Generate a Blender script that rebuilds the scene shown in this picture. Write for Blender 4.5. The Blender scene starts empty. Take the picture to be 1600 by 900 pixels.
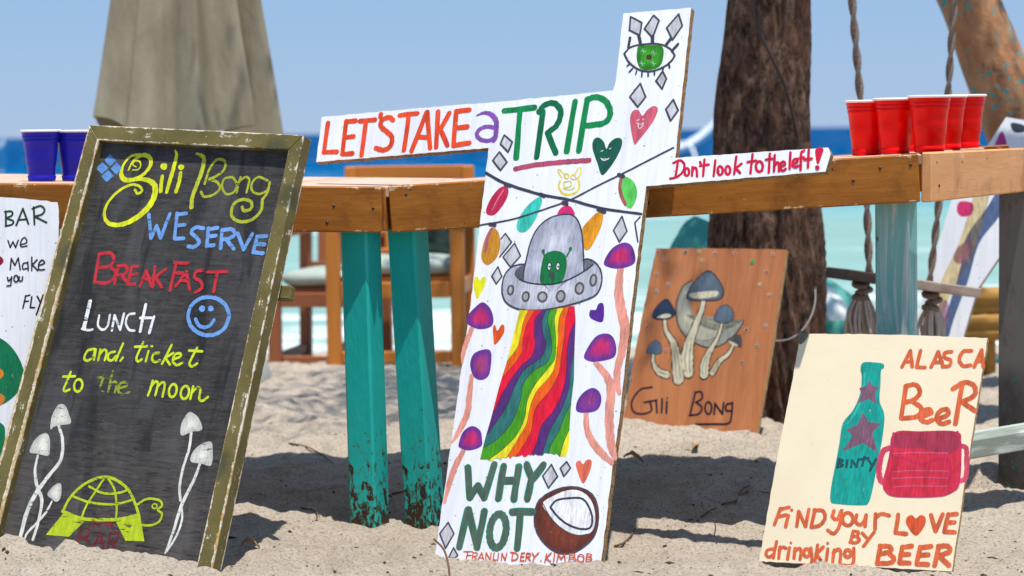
import bpy, bmesh, math, random
import numpy as np
from mathutils import Vector, Matrix
random.seed(4)
sc = bpy.context.scene
COL = sc.collection
RAD = math.radians

# ---------------------------------------------------------------- camera, light, exposure
F = 3200.0
cam_d = bpy.data.cameras.new('camera'); cam = bpy.data.objects.new('camera', cam_d); COL.objects.link(cam)
CM = Matrix.Rotation(RAD(90-4.37), 4, 'X') @ Matrix.Rotation(RAD(-0.78), 4, 'Z')
CL = Vector((0, 0, .87))
cam.matrix_world = Matrix.Translation(CL) @ CM
cam_d.sensor_width = 36; cam_d.lens = 36*F/1600
cam_d.clip_start = .1; cam_d.clip_end = 20000
cam_d.dof.use_dof = True; cam_d.dof.focus_distance = 4.25; cam_d.dof.aperture_fstop = 4.2
sc.camera = cam
SUN = Vector((.10, -.20, .97)).normalized()
w = bpy.data.worlds.new("World"); sc.world = w; w.use_nodes = True
nt = w.node_tree; nt.nodes.clear()
sky = nt.nodes.new('ShaderNodeTexSky'); sky.sky_type = 'NISHITA'; sky.sun_disc = False
sky.sun_elevation = math.asin(SUN.z); sky.sun_rotation = math.atan2(SUN.x, SUN.y)
sky.air_density = 1.0; sky.dust_density = 0.0; sky.ozone_density = 3.0; sky.altitude = 0
bg = nt.nodes.new('ShaderNodeBackground'); bg.inputs[1].default_value = .12
wo = nt.nodes.new('ShaderNodeOutputWorld')
mx = nt.nodes.new('ShaderNodeMix'); mx.data_type = 'RGBA'; mx.inputs[0].default_value = .85; mx.inputs[7].default_value = (1.9, 3.15, 5.25, 1)
nt.links.new(sky.outputs[0], mx.inputs[6]); nt.links.new(mx.outputs[2], bg.inputs[0]); nt.links.new(bg.outputs[0], wo.inputs[0])
sl = bpy.data.lights.new('sun', 'SUN'); sl.energy = 5.0; sl.angle = RAD(.53); sl.color = (1, .95, .88)
so = bpy.data.objects.new('sun', sl); COL.objects.link(so)
so.rotation_euler = SUN.to_track_quat('Z', 'Y').to_euler()
sc.view_settings.view_transform = 'Standard'; sc.view_settings.look = 'None'
sc.view_settings.exposure = 0.25; sc.view_settings.gamma = 1.0

# ---------------------------------------------------------------- helpers
def ray(x, y): return CM.to_3x3() @ Vector(((x-800)/F, -(y-450)/F, -1))
def at(x, y, Y):
    d = ray(x, y); return CL + d*(Y/d.y)
def lin(c):
    return tuple((v/255/12.92 if v/255 <= .04045 else ((v/255+.055)/1.055)**2.4) for v in c[:3])
def tag(o, label=None, cat=None, group=None, kind=None):
    if label: o['label'] = label
    if cat: o['category'] = cat
    if group: o['group'] = group
    if kind: o['kind'] = kind
    return o
def empty(name, M, label=None, cat=None, group=None):
    o = bpy.data.objects.new(name, None); COL.objects.link(o)
    if not isinstance(M, Matrix): M = Matrix.Translation(M)
    o.matrix_world = M; o.empty_display_size = .05
    return tag(o, label, cat, group)
def wm(o):
    return (wm(o.parent) @ o.matrix_basis) if o.parent else o.matrix_basis.copy()
def link(name, me, mats, parent=None, M=None, world=False):
    """M is in the parent's frame unless world=True"""
    o = bpy.data.objects.new(name, me); COL.objects.link(o)
    for m in (mats if isinstance(mats, (list, tuple)) else [mats]):
        if len(me.materials) < (len(mats) if isinstance(mats, (list, tuple)) else 1): me.materials.append(m)
    if parent:
        o.parent = parent
        if world: M = wm(parent).inverted() @ (M or Matrix())
    o.matrix_basis = M or Matrix()
    return o
def mesh(name, vs, fs, smooth=False, mi=None):
    me = bpy.data.meshes.new(name); me.from_pydata([tuple(v) for v in vs], [], fs)
    if smooth: me.polygons.foreach_set('use_smooth', [True]*len(me.polygons))
    if mi is not None: me.polygons.foreach_set('material_index', mi)
    me.update(); return me
def copy_tree(o, parent=None):
    c = o.copy(); COL.objects.link(c); c.parent = parent
    for ch in list(o.children): copy_tree(ch, c)
    return c
def cr(pts, n=6, closed=False):
    """Catmull-Rom through points (tuples of any length)"""
    P = [np.array(p, float) for p in pts]
    if len(P) < 3: return P
    if closed: Q = [P[-1]]+P+[P[0], P[1]]
    else: Q = [2*P[0]-P[1]]+P+[2*P[-1]-P[-2]]
    out = []
    for i in range(1, len(Q)-2):
        a, b, c, d = Q[i-1:i+3]
        for k in range(n):
            t = k/n
            out.append(.5*((2*b)+(-a+c)*t+(2*a-5*b+4*c-d)*t*t+(-a+3*b-3*c+d)*t**3))
    if not closed: out.append(P[-1])
    return out
def tube_data(pts, rad, ns=8, vs=None, fs=None, rf=None):
    vs = [] if vs is None else vs; fs = [] if fs is None else fs
    pts = [Vector(p) for p in pts]; base = len(vs)
    if not isinstance(rad, (list, tuple)): rad = [rad]*len(pts)
    t0 = (pts[1]-pts[0]).normalized(); nrm = t0.orthogonal().normalized()
    for i, p in enumerate(pts):
        t = (pts[min(i+1, len(pts)-1)]-pts[max(i-1, 0)]).normalized()
        nrm = (nrm - t*nrm.dot(t)).normalized(); b = t.cross(nrm)
        for k in range(ns):
            a = 2*math.pi*k/ns; r = rad[i]*(rf(i, a, p) if rf else 1)
            vs.append(p+(nrm*math.cos(a)+b*math.sin(a))*r)
    for i in range(len(pts)-1):
        for k in range(ns):
            a = base+i*ns+k; b2 = base+i*ns+(k+1) % ns
            fs.append((a, b2, b2+ns, a+ns))
    fs.append(tuple(base+k for k in range(ns))[::-1]); fs.append(tuple(base+(len(pts)-1)*ns+k for k in range(ns)))
    return vs, fs
def tube(name, pts, rad, m, parent=None, ns=8, rf=None, world=True):
    vs, fs = tube_data(pts, rad, ns, rf=rf)
    return link(name, mesh(name, vs, fs, True), m, parent, world=world)
def box_me(name, L, W, T, bev=.003, jit=0, seg=1):
    """box with X length, Y, Z, bevelled, centred"""
    bm = bmesh.new(); bmesh.ops.create_cube(bm, size=1)
    for v in bm.verts: v.co = Vector((v.co.x*L, v.co.y*W, v.co.z*T))
    if jit: 
        for v in bm.verts: v.co += Vector((random.uniform(-jit, jit), random.uniform(-jit, jit), random.uniform(-jit, jit)))
    if bev: bmesh.ops.bevel(bm, geom=list(bm.edges), offset=bev, segments=seg, affect='EDGES', profile=.6)
    me = bpy.data.meshes.new(name); bm.to_mesh(me); bm.free(); return me
def frameM(p0, p1, up=Vector((0, 0, 1))):
    p0, p1 = Vector(p0), Vector(p1); X = (p1-p0).normalized(); Y = Vector(up).cross(X).normalized(); Z = X.cross(Y)
    M = Matrix((X, Y, Z)).transposed().to_4x4(); M.translation = (p0+p1)/2; return M
def beam(name, p0, p1, wy, wz, m, parent=None, up=Vector((0, 0, 1)), bev=.003, jit=0, world=True):
    """box from p0 to p1; wy = horizontal thickness, wz = height along up"""
    me = box_me(name, (Vector(p1)-Vector(p0)).length, wy, wz, bev, jit)
    return link(name, me, m, parent, frameM(p0, p1, up), world)
def lathe(name, prof, ns, m, parent=None, M=None, world=True, smooth=True, closed_ends=False):
    vs, fs = [], []
    for r, z in prof:
        for k in range(ns): a = 2*math.pi*k/ns; vs.append((r*math.cos(a), r*math.sin(a), z))
    for i in range(len(prof)-1):
        for k in range(ns):
            a = i*ns+k; b = i*ns+(k+1) % ns; fs.append((a, b, b+ns, a+ns))
    if closed_ends:
        fs.append(tuple(range(ns))[::-1]); fs.append(tuple((len(prof)-1)*ns+k for k in range(ns)))
    return link(name, mesh(name, vs, fs, smooth), m, parent, M, world)
# numpy gradient noise
_rng = np.random.RandomState(7); _G = _rng.uniform(0, 2*np.pi, (256, 256))
def pn(x, y):
    xi = np.floor(x).astype(int); yi = np.floor(y).astype(int); xf = x-xi; yf = y-yi
    def g(ix, iy, dx, dy):
        a = _G[ix % 256, iy % 256]; return np.cos(a)*dx+np.sin(a)*dy
    u = xf**3*(xf*(xf*6-15)+10); v = yf**3*(yf*(yf*6-15)+10)
    a = g(xi, yi, xf, yf)*(1-u)+g(xi+1, yi, xf-1, yf)*u
    b = g(xi, yi+1, xf, yf-1)*(1-u)+g(xi+1, yi+1, xf-1, yf-1)*u
    return a*(1-v)+b*v

# ---------------------------------------------------------------- materials
class NM:
    def __init__(s, name):
        s.m = bpy.data.materials.new(name); s.m.use_nodes = True; s.t = s.m.node_tree
        s.b = s.t.nodes['Principled BSDF']; s.tc = s.t.nodes.new('ShaderNodeTexCoord'); s.co = s.tc.outputs['Object']
        s.out = s.t.nodes['Material Output']
    def n(s, ty, **kw):
        x = s.t.nodes.new(ty)
        for k, v in kw.items(): setattr(x, k, v)
        return x
    def put(s, sock, v):
        if hasattr(v, 'is_output') or isinstance(v, bpy.types.NodeSocket): s.t.links.new(v, sock)
        elif isinstance(v, (tuple, list)) and len(v) == 3 and sock.type == 'RGBA': sock.default_value = (*v, 1)
        else: sock.default_value = v
    def mapped(s, scale, loc=(0, 0, 0), co=None):
        x = s.n('ShaderNodeMapping'); s.put(x.inputs['Vector'], co or s.co)
        x.inputs['Scale'].default_value = scale; x.inputs['Location'].default_value = loc; return x.outputs[0]
    def noise(s, sc=5, det=4, rough=.6, co=None, stretch=None, dist=0):
        x = s.n('ShaderNodeTexNoise'); x.inputs['Scale'].default_value = sc; x.inputs['Detail'].default_value = det
        x.inputs['Roughness'].default_value = rough; x.inputs['Distortion'].default_value = dist
        s.put(x.inputs['Vector'], s.mapped(stretch, co=co) if stretch else (co or s.co)); return x.outputs[0]
    def ramp(s, v, lo, hi, a=0., b=1.):
        x = s.n('ShaderNodeMapRange'); s.put(x.inputs[0], v); x.inputs[1].default_value = lo; x.inputs[2].default_value = hi
        x.inputs[3].default_value = a; x.inputs[4].default_value = b; return x.outputs[0]
    def mix(s, f, a, b, mode='MIX'):
        x = s.n('ShaderNodeMix', data_type='RGBA', blend_type=mode); s.put(x.inputs[0], f); s.put(x.inputs[6], a); s.put(x.inputs[7], b); return x.outputs[2]
    def math(s, op, a, b=0., c=None):
        x = s.n('ShaderNodeMath', operation=op); s.put(x.inputs[0], a); s.put(x.inputs[1], b)
        if c is not None: s.put(x.inputs[2], c)
        return x.outputs[0]
    def bump(s, h, st=.3, dist=.002):
        x = s.n('ShaderNodeBump'); s.put(x.inputs['Height'], h); x.inputs['Strength'].default_value = st
        x.inputs['Distance'].default_value = dist; s.t.links.new(x.outputs[0], s.b.inputs['Normal'])
    def fin(s, col, rough=.6, spec=.3, metal=0):
        s.put(s.b.inputs['Base Color'], col); s.put(s.b.inputs['Roughness'], rough)
        s.b.inputs['Specular IOR Level'].default_value = spec; s.b.inputs['Metallic'].default_value = metal; return s.m
    def edge(s, hy, hz, lo=.8, hi=1.0):
        """1 near the long edges of a beam in its own frame"""
        x = s.n('ShaderNodeSeparateXYZ'); s.put(x.inputs[0], s.co)
        a = s.math('DIVIDE', s.math('ABSOLUTE', x.outputs[1]), hy); b = s.math('DIVIDE', s.math('ABSOLUTE', x.outputs[2]), hz)
        return s.ramp(s.math('MINIMUM', a, b), lo, hi)

def paint_mat(name, worn=0., sc=60, stretch=(1, 1, 1), rough=.55, var=.16):
    s = NM(name); at_ = s.n('ShaderNodeAttribute', attribute_name='Col')
    v = s.ramp(s.math('ADD', s.math('MULTIPLY', s.noise(45, 4, .6, stretch=(1, .4, 1)), .5), s.math('MULTIPLY', s.noise(260, 3, .6, stretch=(1., .12, 1)), .5)), .35, .65, 1-var*1.3, 1+var*.6)
    cc = s.n('ShaderNodeCombineColor'); [s.put(cc.inputs[i], v) for i in range(3)]
    c = s.mix(1., at_.outputs['Color'], cc.outputs[0], 'MULTIPLY')
    s.fin(c, rough, .3); s.bump(s.noise(300, 2, stretch=(1, .15, 1)), .15, .001)
    if worn:
        nz = s.noise(sc, 5, .7, stretch=stretch)
        a = s.ramp(nz, worn-.04, worn+.05)
        s.put(s.b.inputs['Alpha'], a)
    return s.m
M = {}
M['paint'] = paint_mat('brushed acrylic paint', .318, 110, (.8, .5, 1), .5, .32)
M['chalk'] = paint_mat('worn board paint', .38, 70, (.35, 1.6, 1), .8, .25)
M['chalk_faded'] = paint_mat('faded board paint', .455, 60, (.4, 1.5, 1), .8, .35)
M['paint_dry'] = paint_mat('dry brushed paint', .42, 90, (.3, 2.4, 1), .7)

def white_ply():
    s = NM('white painted plywood')
    a = s.ramp(s.noise(3, 5, .6), .35, .7); c = s.mix(a, (.78, .79, .81), (.68, .70, .74))
    g = s.ramp(s.noise(30, 4, .6, stretch=(2.6, .12, 1)), .45, .75, 0, .45); c = s.mix(g, c, (.52, .54, .60))
    sp = s.ramp(s.noise(120, 2, .5), .70, .74); c = s.mix(sp, c, (.18, .16, .14))
    big = s.ramp(s.noise(11, 7, .8), .63, .70, 0, .55); c = s.mix(big, c, (.42, .38, .33))
    s.bump(s.noise(60, 4, stretch=(2.5, .12, 1)), .25, .0015); return s.fin(c, .55, .35)
M['white'] = white_ply()
def ply_edge(name, c1, c2, c3):
    s = NM(name); x = s.n('ShaderNodeSeparateXYZ'); s.put(x.inputs[0], s.co)
    st = s.math('SINE', s.math('MULTIPLY', x.outputs[2], 900.)); a = s.ramp(st, -.6, .6)
    n = s.noise(160, 5, .7); c = s.mix(a, c1, c2); c = s.mix(s.ramp(n, .5, .62), c, c3)
    s.bump(n, .8, .003); return s.fin(c, .9, .1)
M['ply_edge'] = ply_edge('raw plywood edge', (.42, .27, .13), (.24, .14, .06), (.10, .06, .035))
M['ply_edge_light'] = ply_edge('pale plywood edge', (.62, .42, .22), (.45, .27, .11), (.28, .17, .08))
def cream():
    s = NM('cream painted board'); a = s.ramp(s.noise(5, 5, .65), .3, .75); c = s.mix(a, (.80, .70, .50), (.72, .61, .42))
    sp = s.ramp(s.noise(35, 6, .7), .64, .72, 0, .5); c = s.mix(sp, c, (.55, .44, .30))
    s.bump(s.noise(80, 3, stretch=(.3, 2, 1)), .1, .001); return s.fin(c, .6, .3)
M['cream'] = cream()
def brownply():
    s = NM('brown stained plywood'); a = s.noise(7, 6, .6, stretch=(3, .35, 1), dist=.6)
    c = s.mix(s.ramp(a, .3, .7), (.33, .11, .038), (.50, .20, .082)); g = s.ramp(s.noise(60, 4, stretch=(3, .15, 1)), .5, .8, 0, .6)
    c = s.mix(g, c, (.22, .08, .035)); s.bump(s.noise(80, 3, stretch=(3, .2, 1)), .3, .001); return s.fin(c, .6, .25)
M['brown'] = brownply()
def blackboard():
    s = NM('worn blackboard plywood'); g = s.noise(40, 8, .75, stretch=(.45, 3.2, 1), dist=.8)
    c = s.mix(s.ramp(g, .35, .75), (.015, .0155, .016), (.072, .066, .060))
    sm = s.ramp(s.noise(5, 4, .6, stretch=(1.6, .6, 1), dist=.5), .45, .70, 0, .6); c = s.mix(sm, c, (.095, .093, .10))
    dk = s.ramp(s.noise(6, 3, .6, stretch=(2.5, .5, 1), dist=.4), .52, .62, 0, .75); c = s.mix(dk, c, (.010, .011, .014))
    br = s.ramp(s.noise(9, 6, .75), .62, .75, 0, .4); c = s.mix(br, c, (.13, .085, .06))
    x = s.n('ShaderNodeSeparateXYZ'); s.put(x.inputs[0], s.co)
    low = s.math('MULTIPLY', s.ramp(x.outputs[1], .30, .0, 0, .6), s.ramp(g, .4, .6)); c = s.mix(low, c, (.12, .095, .08))
    pin = s.ramp(s.noise(240, 2, .5), .70, .74, 0, .5); c = s.mix(pin, c, (.3, .3, .3))
    s.bump(g, .35, .0015); return s.fin(c, .75, .25)
M['board'] = blackboard()
def olive():
    s = NM('chipped olive frame paint'); c = s.mix(s.ramp(s.noise(12, 5), .3, .7), (.092, .074, .018), (.165, .135, .04))
    e = s.edge(.0185, .017, .66, .98); n = s.noise(38, 7, .8, stretch=(.6, 1, 1))
    k = s.ramp(s.math('ADD', s.math('MULTIPLY', e, .26), n), .61, .64); c = s.mix(k, c, (.66, .60, .50))
    k2 = s.ramp(s.math('ADD', s.math('MULTIPLY', e, .22), s.noise(30, 7, .8, co=s.mapped((1, 1, 1), (3, 5, 1)))), .66, .68); c = s.mix(k2, c, (.50, .30, .09))
    dk = s.ramp(s.noise(7, 3, .5), .60, .68, 0, .7); c = s.mix(dk, c, (.05, .055, .025)); k3 = s.ramp(s.math('ADD', s.math('MULTIPLY', e, .12), s.noise(130, 5, .7)), .65, .68); c = s.mix(k3, c, (.55, .48, .36))
    s.bump(s.math('ADD', k, s.math('MULTIPLY', s.noise(90, 4), .4)), .5, .001); return s.fin(c, .5, .3)
M['olive'] = olive()
def ochre(name, c1, c2, worn, hy=.015, hz=.051, wt=.2):
    s = NM(name); g = s.noise(14, 6, .65, stretch=(.3, 2.2, 2.2), dist=.6); c = s.mix(s.ramp(g, .3, .72), c1, c2)
    st = s.ramp(s.noise(5, 5, .7, dist=.4), .52, .7, 0, .7); c = s.mix(st, c, tuple(v*.42 for v in c1))
    e = s.edge(hy, hz, .7, 1.0); k = s.ramp(s.math('ADD', s.math('MULTIPLY', e, wt), s.noise(30, 6, .75)), .68, .74); c = s.mix(k, c, worn)
    pk = s.ramp(s.noise(85, 2, .5), .755, .775); c = s.mix(pk, c, (.03, .02, .012))
    s.bump(s.math('ADD', g, s.math('MULTIPLY', s.noise(120, 4, stretch=(.2, 2, 2)), .4)), .35, .003); return s.fin(c, .62, .25)
M['ochre'] = ochre('ochre varnished table board', (.27, .088, .009), (.42, .155, .020), (.62, .44, .27))
M['side'] = ochre('light orange board with sunlit tone', (.66, .29, .10), (.76, .39, .17), (.80, .62, .44))  # lighter bare wood; its brightness also stands in for sun on this face
M['top'] = ochre('faded table top planks', (.58, .36, .25), (.68, .48, .37), (.55, .40, .30), .1, .011, .05)
def teal(name, c1, c2, rust=True, weather=0., hy=.035, hz=.035):
    s = NM(name); c = s.mix(s.ramp(s.noise(9, 4, stretch=(.3, 1, 1)), .3, .7), c1, c2)
    if weather:
        w_ = s.noise(16, 7, .7, stretch=(.22, 2.2, 2.2), dist=.8); c = s.mix(s.ramp(w_, .47, .60, 0, weather), c, (.50, .54, .49))
    e = s.edge(hy, hz, .8, 1.); k = s.ramp(s.math('ADD', s.math('MULTIPLY', e, .12), s.noise(40, 6, .75)), .70, .73); c = s.mix(k, c, (.08, .05, .03))
    if rust:
        x = s.n('ShaderNodeSeparateXYZ'); s.put(x.inputs[0], s.n('ShaderNodeNewGeometry').outputs['Position'])
        lo = s.ramp(x.outputs[2], .27, .0, 0, .19); n2 = s.noise(62, 8, .76, stretch=(.7, 1.2, 1.2), dist=.5)
        r = s.ramp(s.math('ADD', lo, n2), .655, .67); c = s.mix(r, c, (.045, .020, .012))
        r2 = s.ramp(s.math('ADD', lo, n2), .63, .655, 0, .7); c = s.mix(s.math('SUBTRACT', r2, s.math('MULTIPLY', r, .7)), c, (.10, .17, .03))
        s.bump(s.math('SUBTRACT', s.noise(90, 3, stretch=(.3, 1, 1)), r), .5, .0025)
    else: s.bump(s.noise(90, 4, stretch=(.2, 1.5, 1.5)), .4, .002)
    return s.fin(c, .5, .35)
M['teal'] = teal('teal gloss paint on table leg', (.006, .37, .33), (.015, .47, .41))
M['teal_worn'] = teal('weathered pale teal wood', (.10, .34, .32), (.22, .46, .43), False, .95)
M['teal_grey'] = teal('bare grey and teal wood', (.17, .25, .21), (.28, .28, .22), False, 1.)
def darkpost():
    s = NM('scuffed dark post'); n = s.noise(10, 6, .7, stretch=(.5, 1, 1)); c = s.mix(s.ramp(n, .35, .7), (.03, .026, .025), (.13, .115, .105))
    x = s.n('ShaderNodeSeparateXYZ'); s.put(x.inputs[0], s.n('ShaderNodeNewGeometry').outputs['Position'])
    lo = s.ramp(x.outputs[2], .30, .24); c = s.mix(s.math('MULTIPLY', s.math('SUBTRACT', 1., lo), s.ramp(n, .3, .5)), c, (.20, .18, .16))
    k = s.ramp(s.noise(14, 4, .7), .60, .63); c = s.mix(s.math('MULTIPLY', k, lo), c, (.01, .22, .18))
    s.bump(n, .5, .004); return s.fin(c, .6, .3)
M['darkpost'] = darkpost()
def chairwood(name, a, b):
    s = NM(name); g = s.noise(20, 4, stretch=(.2, 2, 2)); s.bump(g, .2, .002); return s.fin(s.mix(g, a, b), .5, .3)
M['chair'] = chairwood('orange brown chair wood', (.50, .16, .025), (.64, .24, .04))
M['chair_shaded'] = chairwood('chair wood with painted shade', (.24, .075, .03), (.34, .12, .045))  # chair wood again, darker red-brown to stand in for shade
def fabric(name, a, b, bumpst=.3, sc=3, ro=.85, sp=.15, st=(1, 1, 1)):
    s = NM(name); n = s.noise(sc, 5, .6, stretch=st); s.bump(s.noise(sc*3, 4, stretch=st), bumpst, .02); return s.fin(s.mix(s.ramp(n, .3, .7), a, b), ro, sp)
M['cushion'] = fabric('pale sage cushion cloth', (.30, .36, .32), (.40, .46, .41))
M['pillow'] = fabric('black printed cloth', (.012, .014, .014), (.12, .17, .16), .2, 14)
M['canvas'] = fabric('faded olive parasol canvas', (.19, .155, .095), (.34, .305, .21), .4, 5, .5, .4, (1.3, 1.3, .35))
M['beanbag'] = fabric('sea green bag cloth', (.05, .27, .23), (.10, .36, .31), .2)
M['beanbag_white'] = fabric('white bag cloth', (.6, .66, .62), (.7, .74, .7), .2)
M['bamboo'] = chairwood('yellow varnished bamboo', (.30, .15, .025), (.48, .27, .06))
def metal_pole():
    s = NM('grey parasol pole'); return s.fin((.3, .3, .28), .4, .5)
M['pole'] = metal_pole()
def bark():
    s = NM('dark furrowed bark'); g = s.noise(20, 8, .75, stretch=(1, 1, .5), dist=2.)
    g2 = s.noise(60, 6, .7, stretch=(1, 1, .5))
    c = s.mix(s.ramp(g, .35, .68), (.012, .008, .007), (.30, .165, .105)); c = s.mix(s.ramp(g2, .5, .75, 0, .65), c, (.38, .31, .27))  # brown and greyish highlights put sunlight into the bark colour
    rd = s.ramp(s.noise(5, 4, .6, stretch=(1.5, 1.5, .3)), .5, .65, 0, .5); c = s.mix(rd, c, (.13, .045, .03))
    s.bump(s.math('ADD', g, s.math('MULTIPLY', g2, .5)), .9, .03); return s.fin(c, .95, .1)
M['bark'] = bark()
def palebark():
    s = NM('smooth tan trunk with teal flecks'); g = s.noise(9, 6, .65, stretch=(1, 1, .5))
    c = s.mix(s.ramp(g, .3, .7), (.27, .12, .055), (.58, .31, .155)); dk = s.ramp(s.noise(9, 6, .75), .54, .66, 0, .85); c = s.mix(dk, c, (.10, .05, .03))
    tl = s.ramp(s.math('ADD', s.math('MULTIPLY', s.noise(5, 2, .5), .3), s.noise(38, 6, .7, co=s.mapped((1, 1, 1), (4, 2, 7)))), .72, .76); c = s.mix(tl, c, (.04, .32, .32))
    s.bump(g, .7, .03); return s.fin(c, .8, .2)
M['palebark'] = palebark()
def leafm():
    s = NM('dull green leaves'); n = s.noise(6, 3); c = s.mix(n, (.04, .075, .02), (.09, .12, .035)); return s.fin(c, .6, .3)
M['leaf'] = leafm()
def rope():
    s = NM('grey brown rope'); n = s.noise(200, 4, .7); s.bump(n, .6, .002); return s.fin(s.mix(s.ramp(n, .3, .7), (.10, .07, .055), (.30, .23, .185)), .95, .1)
M['rope'] = rope()
def frayed():
    s = NM('frayed rope fibre'); return s.fin(s.mix(s.noise(90), (.42, .33, .27), (.62, .53, .46)), .95, .1)
M['fray'] = frayed()
M['wire'] = NM('grey cable').fin((.22, .22, .23), .5, .4)
M['wire_dark'] = NM('dark wire').fin((.05, .035, .03), .6, .3)
M['seatwood'] = ochre('weathered grey seat plank', (.30, .22, .17), (.44, .35, .29), (.5, .45, .4), .05, .012, .1)
M['seatdark'] = ochre('dark left seat end', (.03, .022, .02), (.07, .05, .04), (.12, .09, .08), .05, .012, .1)  # darker tone for the left part of the seat
def plastic(name, c):
    s = NM(name); s.b.inputs['Subsurface Weight'].default_value = .15; s.b.inputs['Subsurface Radius'].default_value = (.02, .004, .004)
    s.b.inputs['Coat Weight'].default_value = .1; s.b.inputs['Coat Roughness'].default_value = .25
    return s.fin(c, .34, .12)
M['red'] = plastic('red cup plastic', (.80, .002, .002)); M['blue'] = plastic('blue cup plastic', (.015, .015, .42)); M['cupwhite'] = plastic('white cup lining', (.85, .84, .84))
def sandm():
    s = NM('coarse pale coral sand'); n1 = s.noise(1.6, 6, .6); n2 = s.noise(25, 6, .7); n3 = s.noise(150, 6, .8)
    c = s.mix(s.ramp(n1, .35, .65), (.70, .60, .48), (.55, .46, .365)); c = s.mix(s.ramp(n2, .4, .7, 0, .6), c, (.80, .70, .57))
    c = s.mix(s.ramp(n3, .5, .62, 0, .8), c, (.22, .17, .13)); c = s.mix(s.ramp(n3, .42, .30, 0, .8), c, (.72, .64, .54))
    sp = s.ramp(s.noise(95, 3, .6), .68, .71); c = s.mix(sp, c, (.07, .05, .04))
    x = s.n('ShaderNodeSeparateXYZ'); s.put(x.inputs[0], s.co)
    wet = s.ramp(x.outputs[2], -.20, -.34, 0, .5); c = s.mix(wet, c, (.20, .16, .12))
    h = s.math('ADD', s.math('MULTIPLY', n2, .8), s.math('MULTIPLY', n3, .5)); s.bump(h, 1., .022); return s.fin(c, .95, .15)
M['sand'] = sandm()
def seam():
    s = NM('shallow to deep sea water'); x = s.n('ShaderNodeSeparateXYZ'); s.put(x.inputs[0], s.co)
    wob = s.noise(.12, 3, .6, stretch=(.3, 1, 1)); d = s.math('ADD', x.outputs[1], s.math('MULTIPLY', wob, 14.))
    r = s.n('ShaderNodeValToRGB'); s.put(r.inputs[0], s.ramp(d, 10, 110)); e = r.color_ramp.elements
    e[0].position = 0; e[0].color = (.24, .36, .31, 1); e[1].position = 1; e[1].color = (.0, .055, .17, 1)
    for p, c in ((.10, (.20, .335, .31)), (.22, (.19, .32, .30)), (.33, (.07, .28, .34)), (.45, (.004, .11, .26)), (.7, (.0, .075, .21))):
        q = e.new(p); q.color = (*c, 1)
    wv = s.noise(1.6, 5, .6, stretch=(.25, 1.2, 1)); c = s.mix(s.math('MULTIPLY', s.ramp(wv, .45, .65, 0, .22), s.ramp(x.outputs[1], 45, 15)), r.outputs[0], (.40, .56, .54))
    # foam near the beach
    fn = s.noise(1.1, 6, .7, stretch=(.3, 1.3, 1)); near = s.ramp(x.outputs[1], 15.5, 11.4, 0, .19)
    fo = s.ramp(s.math('ADD', fn, near), .60, .70); c = s.mix(fo, c, (.62, .68, .66))
    s.bump(s.noise(2.2, 5, .6, stretch=(.4, 1.2, 1)), .35, .15); m = s.fin(c, .6, .0); return m
M['sea'] = seam()
M['debris'] = NM('dark beach debris').fin((.07, .045, .03), .9, .1)
M['twig'] = NM('dry twig bark').fin((.16, .085, .055), .9, .1)
M['boatwhite'] = NM('white boat paint').fin((.80, .82, .84), .4, .4)
M['boatblue'] = NM('blue boat paint').fin((.03, .22, .42), .4, .4)
M['nail'] = NM('dark nail head').fin((.03, .02, .018), .5, .5)

# ---------------------------------------------------------------- sign planes
PSI, TH = RAD(27), RAD(20)
def sign_matrix(origin, psi=PSI, th=TH):
    u = Vector((math.cos(psi), -math.sin(psi), 0)); n = Vector((-math.sin(psi)*math.cos(th), -math.cos(psi)*math.cos(th), math.sin(th)))
    v = n.cross(u); Mx = Matrix((u, v, n)).transposed().to_4x4(); Mx.translation = origin; return Mx
def hit(Mx, x, y, off=0.):
    n = Mx.to_3x3() @ Vector((0, 0, 1)); d = ray(x, y); p0 = Mx.translation+n*off
    return CL+d*((p0-CL).dot(n)/d.dot(n))
def plane_through(p, psi=PSI, th=TH, base=None):
    """sign frame whose plane holds p; origin slid down the plane to pixel base"""
    Mx = sign_matrix(p, psi, th); Mx.translation = hit(Mx, *base); return Mx

# table edge points (top front edges)
A0 = at(-260, 283, 4.56); A1 = at(596, 291.5, 4.50); B0 = at(606, 291.5, 4.53); B1 = at(1435, 240.5, 4.32)
def on_line(a, b, x):  # point of the line a-b seen at column x
    best = min((abs(800+F*((a.lerp(b, t/400)-CL) @ (CM.to_3x3() @ Vector((1, 0, 0))))/(-((a.lerp(b, t/400)-CL) @ (CM.to_3x3() @ Vector((0, 0, 1)))))-x), t/400) for t in range(-80, 481))
    return a.lerp(b, best[1])
nsign = sign_matrix(Vector()).to_3x3() @ Vector((0, 0, 1))
WH = plane_through(on_line(B0, B1, 820)+nsign*.022, base=(812, 874))          # white sign, face plane
BB = plane_through(on_line(A0, A1, 128)+nsign*.034, base=(150, 868))          # blackboard, panel plane
CRM = plane_through(at(1340, 886, 4.03), base=(1340, 886))                    # cream sign
BRN = plane_through(at(1078, 674, 5.62), base=(1078, 674))                    # brown sign
BAR = plane_through(at(45, 312, 4.47), RAD(4), RAD(9), base=(20, 700))        # small bar sign

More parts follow.
